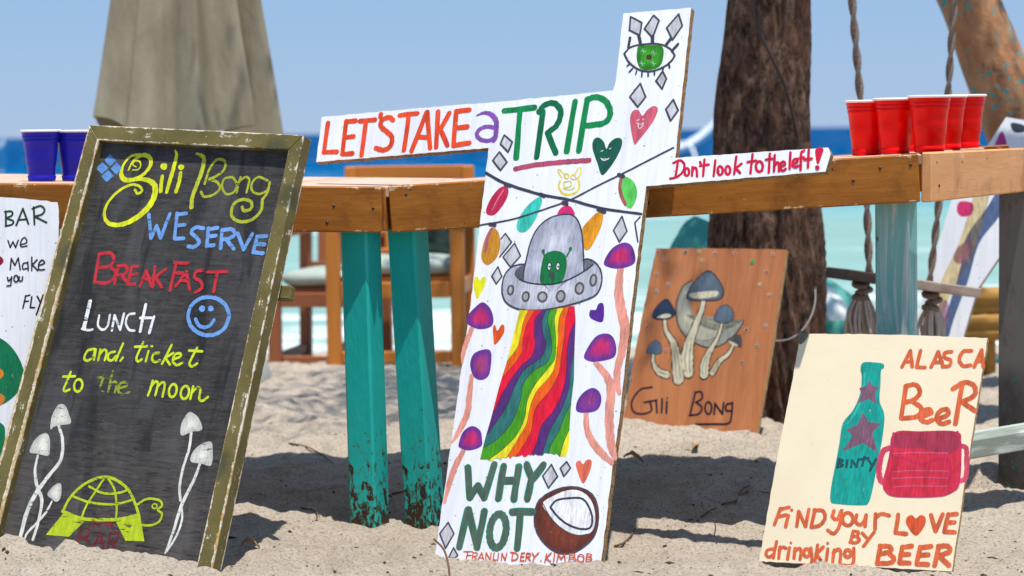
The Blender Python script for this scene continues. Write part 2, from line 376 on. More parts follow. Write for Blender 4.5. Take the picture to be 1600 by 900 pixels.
# ---------------------------------------------------------------- ground
ctrl = []
for Mx, pts in ((BB, [(-60, 848), (0, 849), (60, 847), (120, 849), (170, 861), (230, 879), (325, 885)]),
                (WH, [(682, 875), (740, 881), (850, 884), (940, 886)]),
                (CRM, [(1187, 889), (1330, 896), (1485, 902)]),
                (BRN, [(975, 667), (1060, 671), (1180, 683)])):
    for p in pts: ctrl.append(hit(Mx, *p))
for x, y, Y in ((575, 822, 4.56), (665, 824, 4.58), (1580, 757, 4.95), (1250, 660, 6.1), (1060, 845, 4.35), (1120, 742, 4.95), (450, 815, 4.5),
                (450, 712, 5.45), (530, 573, 8.0), (715, 576, 8.0), (425, 575, 8.7), (1500, 815, 4.6), (1180, 900, 3.93), (1500, 905, 3.9), (400, 900, 3.98), (1000, 900, 4.0), (600, 880, 4.12), (1560, 880, 4.1), (1050, 700, 5.35), (560, 640, 6.4)):
    ctrl.append(at(x, y, Y))
def zbase(Y):
    return np.interp(Y, [0, 7, 8, 8.8, 10.9, 14, 30, 120, 6000], [0, 0, -.04, -.10, -.30, -.62, -2.2, -9, -60])
cp = np.array([(p.x, p.y) for p in ctrl]); cz = np.array([p.z for p in ctrl])-zbase(cp[:, 1])
SG = .42
K = np.exp(-((cp[:, None]-cp[None])**2).sum(2)/(2*SG*SG))+np.eye(len(cp))*.02
wgt = np.linalg.solve(K, cz)
def ground_z(X, Y, detail=True):
    X = np.asarray(X, float); Y = np.asarray(Y, float); z = zbase(Y).astype(float)
    near = (Y < 12) & (abs(X) < 6); xs, ys = X[near], Y[near]; s = np.zeros(xs.shape)
    for (cx, cy), w_ in zip(cp, wgt): s += w_*np.exp(-((xs-cx)**2+(ys-cy)**2)/(2*SG*SG))
    z[near] += s
    if detail:
        f = np.clip((14-Y)/4, 0, 1); back = np.clip((Y-4.3)/.8, .35, 1)
        z += f*back*(.034*pn(X*1.7+3, Y*2.3+9)+.036*pn(X*4.5, Y*5.5+2)+.016*pn(X*12+5, Y*14))
        z += f*(.0095*pn(X*29, Y*33+4)+.006*pn(X*66+8, Y*70))
        for x0, y0, ra, rb, an, dp in PRINTS:
            m = (abs(X-x0) < ra*3) & (abs(Y-y0) < ra*3)
            if not m.any(): continue
            dx, dy = X[m]-x0, Y[m]-y0; u_ = dx*math.cos(an)+dy*math.sin(an); v_ = -dx*math.sin(an)+dy*math.cos(an)
            q = np.sqrt((u_/ra)**2+(v_/rb)**2)*(1+.25*pn(X[m]*19, Y[m]*19)); z[m] += dp*(-np.exp(-q**4)+.55*np.exp(-((q-1.25)/.28)**2))
        for (x0, y0), (x1, y1) in RIDGES:
            m = (X > min(x0, x1)-.2) & (X < max(x0, x1)+.2) & (Y > min(y0, y1)-.2) & (Y < max(y0, y1)+.2)
            if not m.any(): continue
            dx, dy = x1-x0, y1-y0; t = np.clip(((X[m]-x0)*dx+(Y[m]-y0)*dy)/(dx*dx+dy*dy), 0, 1); d_ = np.hypot(X[m]-x0-t*dx, Y[m]-y0-t*dy)
            z[m] += (.007+.016*np.clip(pn(X[m]*9+3, Y[m]*9)+.1, 0, 1))*np.exp(-(d_/.030)**2)
    return z
_rp = random.Random(21)
PRINTS = [(_rp.uniform(-.33, .33)*y, y, _rp.uniform(.09, .14), _rp.uniform(.045, .065), _rp.uniform(0, 3.1), _rp.uniform(.008, .020)) for y in [3.95+5.2*_rp.random()**1.2 for _ in range(130)]]
def _seg(Mx, p, q): a_, b_ = hit(Mx, *p), hit(Mx, *q); n_ = Mx.to_3x3() @ Vector((0, 0, 1)); return ((a_.x+n_.x*.012, a_.y+n_.y*.012), (b_.x+n_.x*.012, b_.y+n_.y*.012))
RIDGES = [_seg(BB, (-60, 850), (325, 885)), _seg(WH, (682, 878), (940, 888)), _seg(BRN, (975, 668), (1180, 683)), _seg(CRM, (1187, 892), (1485, 905))]
for px0, py0, Y0 in ((575, 822, 4.55), (665, 824, 4.57)):
    q_ = at(px0, py0, Y0); RIDGES.append(((q_.x-.04, q_.y-.03), (q_.x+.04, q_.y-.03)))
def gz(x, y): return float(ground_z(np.array([x]), np.array([y]))[0])
def axis(segs):
    out = []
    for a, b, st in segs: out += list(np.arange(a, b, st))
    return np.array(out+[segs[-1][1]])
gx = axis([(-6000, -1000, 1250), (-1000, -100, 150), (-100, -10, 10), (-10, -2.4, .25), (-2.4, 2.4, .0125), (2.4, 10, .25), (10, 100, 10), (100, 1000, 150), (1000, 6000, 1250)])
gy = axis([(-60, 0, 10), (0, 3.6, .2), (3.6, 6.2, .0125), (6.2, 9.5, .03), (9.5, 16, .12), (16, 60, 4), (60, 400, 40), (400, 6000, 800)])
XX, YY = np.meshgrid(gx, gy); ZZ = ground_z(XX, YY); nx, ny = len(gx), len(gy)
me = bpy.data.meshes.new('sand'); me.vertices.add(nx*ny)
me.vertices.foreach_set('co', np.stack([XX, YY, ZZ], -1).ravel())
ii = (np.arange(ny-1)[:, None]*nx+np.arange(nx-1)[None]).ravel(); quads = np.stack([ii, ii+1, ii+nx+1, ii+nx], -1).ravel()
me.loops.add(len(quads)); me.loops.foreach_set('vertex_index', quads); me.polygons.add(len(ii))
me.polygons.foreach_set('loop_start', np.arange(0, len(quads), 4)); me.polygons.foreach_set('loop_total', np.full(len(ii), 4))
me.polygons.foreach_set('use_smooth', np.ones(len(ii), bool)); me.update(); me.validate()
tag(link('sand', me, M['sand']), 'pale lumpy beach sand sloping down to the water', kind='structure')
# sea with small swell near the shore
sx = axis([(-6000, -600, 900), (-600, -60, 60), (-60, -8, 4), (-8, 8, .25), (8, 60, 4), (60, 600, 60), (600, 6000, 900)])
sy = axis([(10, 20, .12), (20, 60, .5), (60, 200, 4), (200, 1500, 100), (1500, 9000, 1500)])
XX, YY = np.meshgrid(sx, sy); amp = np.interp(YY, [10, 12, 30, 60, 200], [.015, .03, .05, .05, 0])
ZZ = -.30+amp*(pn(XX*.25, YY*.9)+.5*pn(XX*.8, YY*2.1+5)); n2 = len(sx); m2 = len(sy)
ii = (np.arange(m2-1)[:, None]*n2+np.arange(n2-1)[None]).ravel()
me = mesh('sea', np.stack([XX, YY, ZZ], -1).reshape(-1, 3).tolist(), np.stack([ii, ii+1, ii+n2+1, ii+n2], -1).tolist(), True)
tag(link('sea', me, M['sea']), 'turquoise shallows turning deep blue at the horizon', kind='structure')

# ---------------------------------------------------------------- painter: brush strokes traced on a sign's own plane
CTX = {'A': (0, 180, 2.5), 'B': (0, 520, 2.3688), 'C': (480, 120, 4.), 'D': (740, 0, 10/3), 'E': (720, 240, 3.75), 'F': (700, 460, 3.75),
       'G': (660, 680, 4.0909), 'H': (940, 370, 2.7273), 'I': (1160, 510, 2.3068), 'K': (1000, 200, 3.75), 'O': (0, 180, 2.3684), 'P': (0, 0, 1.)}
def P_(s): return [tuple(float(v) for v in q.split(',')) for q in s.split()]
LEVEL = {'painted_light_string': .0003, 'painted_saucer': .0005, 'painted_alien': .0016, 'painted_diamond': .0001, 'painted_star': .0012}
class Painter:
    def __init__(s, root, Mx, off=0., step=.00004):
        s.root, s.Mx, s.off, s.z, s.step = root, Mx, off, .0004, step; s.Mi = Mx.inverted(); s.last = ''; s.albedo = .86; s.lv = {}
    def ctx(s, k): s.c = CTX[k]; return s
    def begin(s, name, label=None, mat='paint'):
        s.vs, s.fs, s.cs = [], [], []; s.name, s.label, s.mat = name, label, mat
        if name != 'rainbow_stripe' or s.last != name: s.z = .0003+LEVEL.get(name, 0)
        s.last = name; return s
    def loc(s, p):
        x, y = s.c[0]+p[0]/s.c[2], s.c[1]+p[1]/s.c[2]; q = s.Mi @ hit(s.Mx, x, y, s.off); return (q.x, q.y)
    def sc(s, w): return 1.28*w/s.c[2]*s.dep/F
    @property
    def dep(s): return s.Mx.translation.y
    def col(s, c): return tuple(v*s.albedo for v in lin(c))
    def add(s, pts2, zs, faces, cols):
        b = len(s.vs)
        for (x, y), z in zip(pts2, zs): s.vs.append((x, y, s.off+z))
        for f in faces: s.fs.append(tuple(b+i for i in f))
        s.cs += cols
    def s(s, c, w, pts, sm=True, w2=None):
        """brush stroke: colour, width (zoomed px, number or list), points"""
        P = P_(pts) if isinstance(pts, str) else pts
        ws = list(w) if isinstance(w, (list, tuple)) else [w if w2 is None else w+(w2-w)*i/max(1, len(P)-1) for i in range(len(P))]
        if len(ws) < len(P): ws += [ws[-1]]*(len(P)-len(ws))
        if not sm and len(P) > 2:
            for i in range(len(P)-1): s.s(c, ws[i:i+2], [P[i], P[i+1]])
            return s
        L = [(*s.loc(p), s.sc(q)) for p, q in zip(P, ws)]
        n = 7 if len(P) > 2 else 1
        Q = cr(L, n) if len(P) > 2 else [np.array(L[0])*(1-t)+np.array(L[1])*t for t in (0, .33, .66, 1)]
        ph = random.uniform(0, 100); N = len(Q); left, right = [], []
        for i, q in enumerate(Q):
            a, b = Q[max(0, i-1)], Q[min(N-1, i+1)]; d = (b-a)[:2]; l = math.hypot(*d) or 1e-9; d = d/l; nrm = np.array([-d[1], d[0]])
            h = q[2]/2*(1+.07*math.sin(ph+i*1.7)+.05*math.sin(ph*2+i*4.1)); h2 = q[2]/2*(1+.07*math.sin(ph*3+i*1.3))
            left.append(q[:2]+nrm*h); right.append(q[:2]-nrm*h2)
            if i == 0: cap0 = (q[:2], d, h)
            if i == N-1: cap1 = (q[:2], d, h)
        pts2, zs, fs = [], [], []
        for i in range(N): pts2 += [left[i], right[i]]; zs += [s.z+s.step*.8*i/N]*2
        for i in range(N-1): fs.append((2*i, 2*i+1, 2*i+3, 2*i+2))
        def cap(c0, d, h, i0, i1, z):
            ids = [i0]
            a0 = math.atan2(-d[0], d[1]) if True else 0
            base = math.atan2(left[0 if i0 == 0 or i0 == 1 else -1][1]-c0[1], left[0 if i0 == 0 or i0 == 1 else -1][0]-c0[0])
            sgn = 1 if (i0 in (0, 1)) else -1
            for k in range(1, 6):
                a = base+sgn*math.pi*k/6; pts2.append(np.array([c0[0]+h*math.cos(a)*random.uniform(.93, 1.05), c0[1]+h*math.sin(a)*random.uniform(.93, 1.05)])); zs.append(z); ids.append(len(pts2)-1)
            ids.append(i1)
            fs.append(tuple(ids) if sgn > 0 else tuple(ids[::-1]))
        cap(cap0[0], cap0[1], cap0[2], 0, 1, s.z); cap(cap1[0], cap1[1], cap1[2], 2*N-2, 2*N-1, s.z+s.step*.8)
        s.add(pts2, zs, fs, [s.col(c)]*len(pts2)); s.z += s.step; return s
    def f(s, c, pts, sm=True):
        P = P_(pts) if isinstance(pts, str) else pts
        L = [s.loc(p) for p in P]; L = [tuple(q) for q in cr(L, 5, True)] if sm else L
        ar = sum(L[i-1][0]*L[i][1]-L[i][0]*L[i-1][1] for i in range(len(L)))
        if ar < 0: L = L[::-1]
        s.add(L, [s.z]*len(L), [tuple(range(len(L)))], [s.col(c)]*len(L)); s.z += s.step; return s
    def g(s, ce, cm, cen, pts, mid=.55):
        """gradient blob: edge colour to middle colour at cen"""
        P = P_(pts); L = [np.array(q) for q in cr([s.loc(p) for p in P], 5, True)]; C0 = np.array(s.loc(cen)); n = len(L)
        ar = sum(L[i-1][0]*L[i][1]-L[i][0]*L[i-1][1] for i in range(n))
        if ar < 0: L = L[::-1]
        rings = [1, .78, mid, .25]; pts2, cols, fs = [], [], []
        e, m_ = np.array(s.col(ce)), np.array(s.col(cm)); tt = [0, .12, .62, 1]
        for r, t in zip(rings, tt):
            for q in L: pts2.append(C0+(q-C0)*r); cols.append(tuple(e*(1-t)+m_*t))
        pts2.append(C0); cols.append(tuple(m_))
        for k in range(3):
            for i in range(n): a, b = k*n+i, k*n+(i+1) % n; fs.append((a, b, b+n, a+n))
        for i in range(n): fs.append((3*n+i, 3*n+(i+1) % n, 4*n))
        s.add(pts2, [s.z]*len(pts2), fs, cols); s.z += s.step; return s
    def el(s, c, w, cx, cy, rx, ry, rot=0., fill=None):
        P = [(cx+rx*math.cos(a)*math.cos(rot)-ry*math.sin(a)*math.sin(rot), cy+rx*math.cos(a)*math.sin(rot)+ry*math.sin(a)*math.cos(rot)) for a in [2*math.pi*k/10 for k in range(10)]]
        if fill: s.f(fill, P)
        if w: s.s(c, w, P+[P[0], P[1]])
        return s
    def dot(s, c, x, y, r): return s.f(c, [(x+r*math.cos(a)*random.uniform(.85, 1.1), y+r*math.sin(a)*random.uniform(.85, 1.1)) for a in [2*math.pi*k/8 for k in range(8)]])
    def end(s):
        me = mesh(s.name, s.vs, s.fs); ca = me.color_attributes.new('Col', 'FLOAT_COLOR', 'POINT')
        ca.data.foreach_set('color', np.array([(*c, 1) for c in s.cs]).ravel())
        o = link(s.name, me, M[s.mat], s.root)
        if s.label: o['label'] = s.label
        return o
    def word(s, label, c, w, strokes, mat='paint', k=None, name='lettering', under=None):
        """strokes separated by ';' ; '~' prefix = straight pieces, '.x,y,r' = dot, 'o.cx,cy,rx,ry' = ring"""
        if k: s.ctx(k)
        if '|' in strokes:
            for l_, q_ in zip(label.split('|'), strokes.split('|')): s.word(l_, c, w, q_, mat, None, name, under)
            return
        s.begin(name, label, mat)
        for cc, dw, tr in ([(under, 10, True)] if under else [])+[(c, 0, False)]:
            for t in strokes.split(';'):
                t = t.strip()
                if not t: continue
                if t[0] == '.': x, y, r = (float(v) for v in t[1:].split(',')); s.dot(cc, x, y, r)
                elif t[0] == 'o': v = [float(q) for q in t[2:].split(',')]; s.el(cc, w+dw, *v)
                elif t[0] == '~': s.s(cc, w+dw, t[1:].strip(), False)
                else: s.s(cc, w+dw, t)
        return s.end()
def diamond(p, k, pts, fill=(205, 205, 210), line=(72, 72, 84), w=8):
    p.ctx(k).begin('painted_diamond'); p.f(fill, pts, False); P = P_(pts); p.s(line, w, P+[P[0]], False); return p.end()

# ---------------------------------------------------------------- board outline extruded
def slab(name, Mx, px, th, mats, parent=None, z0=0., jit=.00045, step=.012, off=0., local=None):
    """outline in pixels on the sign plane -> solid board; face at z0, back at z0-th.  mats = face, edge"""
    Mi = Mx.inverted(); L = local or [(lambda q: (q.x, q.y))(Mi @ hit(Mx, x, y, off)) for x, y in px]
    out = []
    for i in range(len(L)):
        a, b = L[i], L[(i+1) % len(L)]; d = math.hypot(b[0]-a[0], b[1]-a[1]); n = max(1, int(d/step))
        nx_, ny_ = -(b[1]-a[1])/d, (b[0]-a[0])/d
        for k in range(n):
            t = k/n; j = random.gauss(0, jit) if k else 0
            if k and random.random() < .03: j += random.choice((-1, 1))*jit*1.5
            out.append((a[0]+(b[0]-a[0])*t+nx_*j, a[1]+(b[1]-a[1])*t+ny_*j))
    ar = sum(out[i-1][0]*out[i][1]-out[i][0]*out[i-1][1] for i in range(len(out)))
    if ar < 0: out = out[::-1]
    n = len(out); vs = [(x, y, z0) for x, y in out]+[(x, y, z0-th) for x, y in out]
    fs = [tuple(range(n)), tuple(range(2*n-1, n-1, -1))]+[(i, i+n, (i+1) % n+n, (i+1) % n) for i in range(n)]
    return link(name, mesh(name, vs, fs, mi=[0, 1]+[1]*n), mats, parent)

# ================================================================ WHITE CROSS SIGN
r = empty('painted_sign', WH, 'tall white cross-shaped plywood sign with a flying saucer and rainbow, leaning on the table', 'sign')
slab('plywood_board', WH, [(974, 21), (1080, 12), (1055, 246.5), (1294, 230.5), (1298, 240), (1290, 268), (1009.5, 291), (1002.5, 347), (986.5, 480), (969, 644), (961, 700), (936, 905), (674, 905),
     (704, 700), (736, 470), (749, 357), (763.5, 231), (494, 253), (502.5, 183), (640, 170), (780, 159), (942, 143), (958, 141), (962, 128)], .019, [M['white'], M['ply_edge']], r)
p = Painter(r, WH); OR = (238, 78, 34)
p.word("orange-red word LET'S|orange-red word TAKE", OR, 29, "~130,290 105,470;~104,472 185,470;~245,278 220,480;~243,280 302,276;~235,380 290,374;~220,484 282,480;~330,277 425,270;~368,282 340,490;~461,236 457,250;"
       "538,272 512,254 468,272 462,310 500,345 530,378 522,430 480,458 430,446|~577,242 690,229;~635,244 605,460;~745,222 652,468;~750,222 768,446;~692,378 762,378;~818,220 806,440;~890,226 828,335;~828,322 878,430;~932,215 915,430;~935,217 1015,207;~925,320 1000,313;~917,430 1015,413", k='C')
p.ctx('C').begin('lettering', 'purple letter a'); p.s((140, 86, 178), [10, 20, 28, 30, 30, 28, 22], "1062,242 1105,226 1150,236 1180,275 1182,330 1176,380 1165,402"); p.s((140, 86, 178), 24, "1172,318 1120,312 1075,332 1060,365 1088,394 1135,400 1165,384"); p.end()
p.word('green letter T|green letters I and P', (0, 138, 72), 28, "~160,578 316,561;~242,575 222,822|~528,530 485,788;~592,522 548,784;592,518 640,506 690,530 712,590 680,640 575,656", k='D')
p.word('dark green letter R', (0, 108, 66), 28, "~362,582 328,818;342,582 370,548 420,538 454,580 436,648 386,692;~386,692 428,796", k='D')
p.ctx('D').begin('painted_underline'); p.s((186, 80, 108), 24, "218,880 320,860 450,846 470,844"); p.end()
p.begin('painted_underline', None, 'paint_dry'); p.s((168, 70, 96), 24, "470,844 530,840 600,836"); p.end()
def heart(k, c, pts, face=None):
    p.ctx(k).begin('painted_heart'); p.f(c, pts)
    if face: [p.s((235, 230, 225), 4, q) for q in face.split(';')]
    p.end()
heart('D', (18, 92, 72), "668,912 645,850 620,775 624,730 650,716 678,738 692,775 708,745 740,720 770,724 772,760 745,820 705,880", "664,788 674,784;708,776 716,772;664,824 680,836 706,824;668,832 682,828 700,830")
heart('D', (214, 96, 116), "838,752 822,690 815,615 830,578 858,573 880,603 905,572 940,552 960,570 938,628 895,688 855,738", "850,628 862,624;880,622 890,620;850,640 868,648 886,640;856,650 862,668 874,664 884,648")
for k, q in (('D', "160,704 202,740 180,793 140,750"), ('D', "135,792 174,845 140,888 100,836"), ('D', "868,436 896,505 855,558 814,505"), ('D', "985,372 1004,410 982,464 950,422"), ('D', "1040,520 1066,575 1026,630 1002,570"),
             ('D', "818,88 876,118 866,184 812,158"), ('D', "938,80 966,108 932,196 890,150"), ('D', "1068,74 1087,135 1036,208 1006,146"), ('E', "945,368 974,455 930,518 895,450"), ('E', "316,526 350,600 292,666 248,606"),
             ('E', "218,664 241,720 208,764 182,718"), ('G', "825,188 864,265 806,338 770,262"), ('G', "922,170 947,210 905,263 882,212"), ('G', "165,558 202,630 148,722 112,630"), ('G', "200,720 226,768 205,788 168,784")):
    diamond(p, k, q, w=9 if k != 'E' else 8)
DK = (62, 64, 78)
p.ctx('E').begin('painted_diamond', 'open diamond outline'); p.f((205, 205, 210), "262,468 298,520 228,606 234,500", False); p.s(DK, 8, "236,500 262,468 298,520 228,606", False); p.end()
p.begin('painted_diamond', 'open diamond outline'); p.s(DK, 8, "1050,372 1020,406 1038,518", False); p.end()
p.ctx('D').begin('painted_eye')
p.f((250, 250, 250), "785,280 820,246 890,231 970,231 1025,256 1048,290 1030,318 985,352 920,372 860,362 810,325")
p.g((40, 130, 20), (70, 175, 30), (915, 300), "862,240 920,236 980,240 990,280 975,340 930,364 870,358 850,310 852,265")
p.dot((80, 50, 40), 915, 298, 15)
for x, y in ((885, 266), (940, 276), (878, 330), (938, 330)): p.s((150, 200, 180), 4, "%d,%d %d,%d" % (x-12, y-2, x+12, y+3)); p.s((150, 200, 180), 4, "%d,%d %d,%d" % (x-3, y-12, x+2, y+12))
p.s(DK, 9, "785,280 820,246 890,231 970,231 1025,256 1048,290"); p.s(DK, 9, "785,280 810,325 860,362 920,372 985,352 1030,318 1048,290")
for q, w_ in (("860,184 870,225", 15), ("932,192 932,224", 17), ("1024,205 1004,234", 14), ("815,198 808,244", 13), ("1065,230 1034,266", 12), ("828,358 812,375", 8), ("850,370 845,386", 7), ("878,376 877,398", 8), ("910,378 910,396", 8), ("942,374 943,390", 8), ("980,352 990,364", 7), ("1018,335 1022,352", 9), ("800,344 814,334", 7)): p.s(DK, w_, q)
p.end()
# light string and bulbs
p.ctx('E')
for nm, c, pts, c2, q2, w2 in (('painted_bulb', (198, 38, 80), "262,190 280,212 270,262 235,320 195,360 158,358 148,330 175,265 222,206", (225, 120, 140), "250,215 215,270 185,330", 7),
    ('painted_bulb', (62, 200, 182), "455,256 477,272 465,320 430,400 385,454 345,460 327,430 340,380 390,306", None, '', 0),
    ('painted_bulb', (228, 152, 22), "800,346 834,352 825,420 790,500 755,558 727,562 715,500 712,440 760,380", None, '', 0),
    ('painted_bulb', (206, 142, 36), "185,436 215,452 232,510 220,590 185,638 150,652 123,620 125,560 150,480", (190, 104, 116), "180,444 158,490 146,570", 18),
    ('painted_bulb', (96, 208, 92), "950,132 1000,152 1030,200 1030,260 1005,314 985,320 950,290 925,230 930,166", (170, 84, 84), "938,152 932,200 945,255 965,298", 17),
    ('painted_bulb', (226, 40, 118), "572,362 580,326 615,304 650,316 664,364", None, '', 0)):
    p.begin(nm); p.f(c, pts)
    if c2: p.s(c2, w2, q2)
    p.end()
p.begin('painted_light_string'); p.s(DK, [15, 15, 15, 14, 14, 12], "148,114 260,174 460,238 640,272 830,322 1058,354"); p.s(DK, 9, "112,420 300,386 480,330 640,272 800,190 960,112 1110,35 1245,-34")
for q in ("262,180 290,190", "466,238 488,250", "925,124 952,134", "806,328 842,342", "172,414 200,420", "600,288 622,296"): p.s(DK, 20, q)
p.end()
p.begin('painted_face', 'yellow animal face doodle'); Y_ = (242, 222, 60)
for q, w_ in (("592,142 568,102 580,95 612,128", 7), ("664,130 690,86 705,90 696,130 676,150", 7), ("582,160 576,200 600,234 640,240 680,224 694,190 690,156", 11), ("605,168 640,162 645,190 608,198 605,168", 6), ("600,204 640,212 664,200", 6)): p.s(Y_, w_, q)
p.el(Y_, 6, 620, 132, 14, 14); p.el(Y_, 6, 660, 138, 14, 14); p.end()
# flying saucer
p.begin('painted_saucer')
p.g((182, 186, 200), (212, 214, 226), (540, 820), "375,648 310,660 265,700 245,760 245,825 275,880 355,915 475,917 605,895 725,860 795,825 825,760 822,690 790,640 745,618 715,625 640,735 480,765")
p.f((98, 98, 112), "378,655 330,676 316,712 345,742 372,748"); p.f((112, 112, 122), "724,622 765,620 788,640 760,668 728,684")
p.g((170, 174, 192), (205, 207, 220), (560, 560), "365,745 372,680 385,620 410,520 450,440 510,385 580,360 650,360 690,400 712,480 720,600 724,690 640,735 560,760 480,766 400,756")
p.s(DK, 8, "365,745 372,680 385,620 410,520 450,440 510,385 580,360 650,360 690,400 712,480 720,600 724,690"); p.s(DK, 8, "345,738 400,758 480,767 560,762 640,736 724,690 775,652")
p.s(DK, 8, "375,648 310,660 265,700 245,760 245,825 275,880 355,915 475,917 605,895 725,860 795,825 825,760 822,690 790,640 745,618 716,626")
for x, y, a, b in ((293, 800, 16, 26), (382, 838, 19, 26), (480, 840, 25, 27), (587, 836, 23, 31), (697, 790, 23, 31), (778, 742, 17, 31)): p.el((92, 88, 90), 10, x, y, a, b, .15, fill=(168, 168, 172))
p.end()
p.begin('painted_alien'); G_ = (14, 122, 64); p.f(G_, "475,760 470,690 490,600 530,574 580,574 615,602 622,660 602,735 562,758"); p.s(G_, 7, "495,606 485,572"); p.s(G_, 7, "622,602 645,560"); p.dot(G_, 485, 572, 10); p.dot(G_, 645, 558, 10)
for x in (521, 572): p.el((30, 40, 40), 4, x, 663, 11, 22, .1, fill=(225, 225, 225)); p.dot((30, 40, 40), x+2, 664, 6)
p.f((70, 72, 76), "522,702 550,700 548,744 532,738"); p.end()
heart('E', (234, 230, 24), "95,850 76,785 80,730 100,724 112,746 130,722 150,732 140,772 112,828")
# mushrooms
PU, PK, ST = (104, 52, 150), (208, 44, 108), (234, 156, 138)
def mush(k, cen, cap, ks, stem, ws, cm=PK):
    p.ctx(ks).begin('painted_mushroom'); p.s(ST, ws, stem); p.ctx(k); p.g(PU, cm, cen, cap); p.end()
mush('E', (935, 600), "838,645 860,590 900,545 960,521 1005,545 1024,620 1000,655 930,674 870,667", 'F', "1010,-150 1000,-20 1015,90 1036,200 1020,330 995,430 990,510 1004,580", [34, 44, 50, 48, 42, 36, 34, 20])
mush('F', (185, 135), "112,165 120,120 160,75 205,46 250,86 267,150 250,190 190,204 140,190", 'F', "140,200 112,270 90,345 84,400", [26, 28, 24, 12])
mush('F', (195, 410), "130,410 150,350 200,325 240,324 255,355 250,430 235,480 195,502 150,480", 'F', "138,480 125,600 112,700 66,800 24,868", [24, 32, 34, 30, 10], (168, 66, 122))
mush('F', (140, 850), "62,880 80,820 110,785 150,772 190,800 200,850 198,885 165,905 116,914 72,900", 'G', "265,95 215,190 172,310 142,430", [26, 36, 32, 14])
mush('F', (900, 305), "797,370 820,310 870,245 930,229 970,255 987,320 970,370 900,390 840,394", 'F', "865,400 930,480 955,560 945,700 950,830 960,900 978,960", [26, 36, 44, 46, 44, 40, 24])
mush('F', (830, 620), "752,680 760,620 800,570 850,548 890,575 898,630 870,680 800,694", 'F', "808,690 815,790 850,870 900,930 962,990", [26, 30, 36, 36, 22], (150, 60, 140))
heart('F', (236, 92, 30), "275,295 265,235 264,190 276,181 290,213 312,180 330,184 325,232"); heart('F', (92, 42, 150), "906,160 850,148 828,125 835,92 866,90 880,58 904,50 915,80")
# rainbow, one stripe over the other
LE = "420,92 385,240 350,380 310,510 283,610 255,720 232,800 215,860 189,965"
RIGHT = [(742, 68), (748, 150), (744, 250), (742, 320), (738, 500), (722, 640), (712, 790), (708, 900), (689, 955)]
cY, cO, cR, cP, cT, cG = (244, 228, 40), (244, 98, 18), (234, 22, 58), (92, 46, 122), (50, 116, 112), (74, 160, 28)
bounds = [(cY, None), (cG, "712,790 685,850 668,900 655,950"), (cT, "722,640 690,700 650,800 605,880 588,932"), (cP, "742,320 722,420 706,560 662,680 600,790 570,880 550,938"),
          (cR, "746,160 715,230 697,350 692,470 667,580 620,680 548,770 522,860 508,900 486,944"), (cO, "712,70 690,140 682,250 667,350 650,460 600,560 532,640 502,700 488,800 440,890 400,950"),
          (cY, "678,80 650,150 645,280 627,420 590,490 520,570 482,660 460,760 410,850 345,955"), (cG, "640,86 625,150 632,250 628,370 590,430 510,530 467,620 450,720 405,820 330,900 240,970"),
          (cT, "600,92 585,150 600,230 610,320 580,400 500,450 440,530 425,620 380,740 300,840 212,898"), (cP, "572,95 552,160 558,230 575,300 540,375 455,435 400,520 350,640 290,740 230,822"),
          (cR, "550,95 512,150 505,230 510,290 490,365 420,430 335,555 262,700"), (cO, "508,95 462,180 442,260 435,335 400,395 322,485"), (cY, "470,95 440,170 422,265 400,325 348,392")]
_rr = random.Random(9); BOT = []
for k in range(34):
    x_ = 676-k*13.5; y_ = float(np.interp(x_, [240, 345, 480, 600, 680], [972, 957, 943, 934, 950])); BOT.append((x_+_rr.uniform(-3, 3), y_+_rr.uniform(-9, 9)))
p.ctx('F')
lev = [tuple(q) for q in cr(P_(LE), 6)]
for i, (c, b) in enumerate(bounds):
    p.begin('rainbow_stripe')
    if b is None: poly = [(420, 92)]+RIGHT+BOT+lev[::-1][:-1]
    else:
        B = [tuple(q) for q in cr(P_(b), 6)]; st, en = B[0], B[-1]
        poly = [q for q in [(420, 92)]+([(742, 68)]+[q for q in RIGHT[1:] if q[1] < st[1]-10] if st[0] > 700 and st[1] > 100 else [])]+B
        if en[1] > 915: poly += [q for q in BOT if q[0] < en[0]-8]+[q for q in lev[::-1]][:-1]
        else: poly += [q for q in lev[::-1] if q[1] < en[1]-4][:-1]
    p.f(c, poly, False)
    if b and i > 0: p.s(tuple(int(v*.55) for v in c), 2.5, b)
    p.end()
p.ctx('G')
p.word('green word WHY|green word NOT', (84, 104, 90), 31, "~290,210 304,398;~304,398 355,322;~355,322 395,398;~395,398 460,190;~520,200 486,402;~615,205 586,408;~505,290 600,290;~668,190 702,282;~775,190 700,290;~695,290 672,408|"
       "~290,478 236,715;~295,478 350,715;~350,715 396,488;o.483,612,52,108,0.12;~572,490 705,490;~628,495 606,722", under=(0, 146, 108))
p.word('orange writing FRANLIN DERY KIMBOB', (224, 92, 40), 7, "~290,745 280,800;~265,745 320,745;~285,770 312,768;~325,750 318,800;325,750 350,755 345,772 322,775;~330,775 348,800;~355,800 380,752 392,800;~362,785 390,785;~405,800 408,752 435,798 440,752;"
       "~460,752 452,798 474,798;~488,755 482,800;~505,800 510,755 530,800 540,755;~580,750 572,800;565,748 600,755 612,775 600,795 572,800;~655,753 635,755 628,802 650,802;~630,778 650,776;~668,755 662,802;668,755 690,758 688,775 665,778;~672,778 692,802;"
       "~705,755 718,777;~745,752 718,778 708,805;.760,802,5;~795,760 785,810;~825,752 792,785 822,808;~848,755 840,810;~862,810 870,762 890,790 912,760 915,812;~945,758 938,812;945,758 975,762 968,782 942,785;968,784 985,798 968,812 938,812;o.1015,787,20,24;"
       "~1055,758 1048,810;1055,758 1082,765 1075,782 1050,784;1075,784 1085,798 1070,810 1048,810")
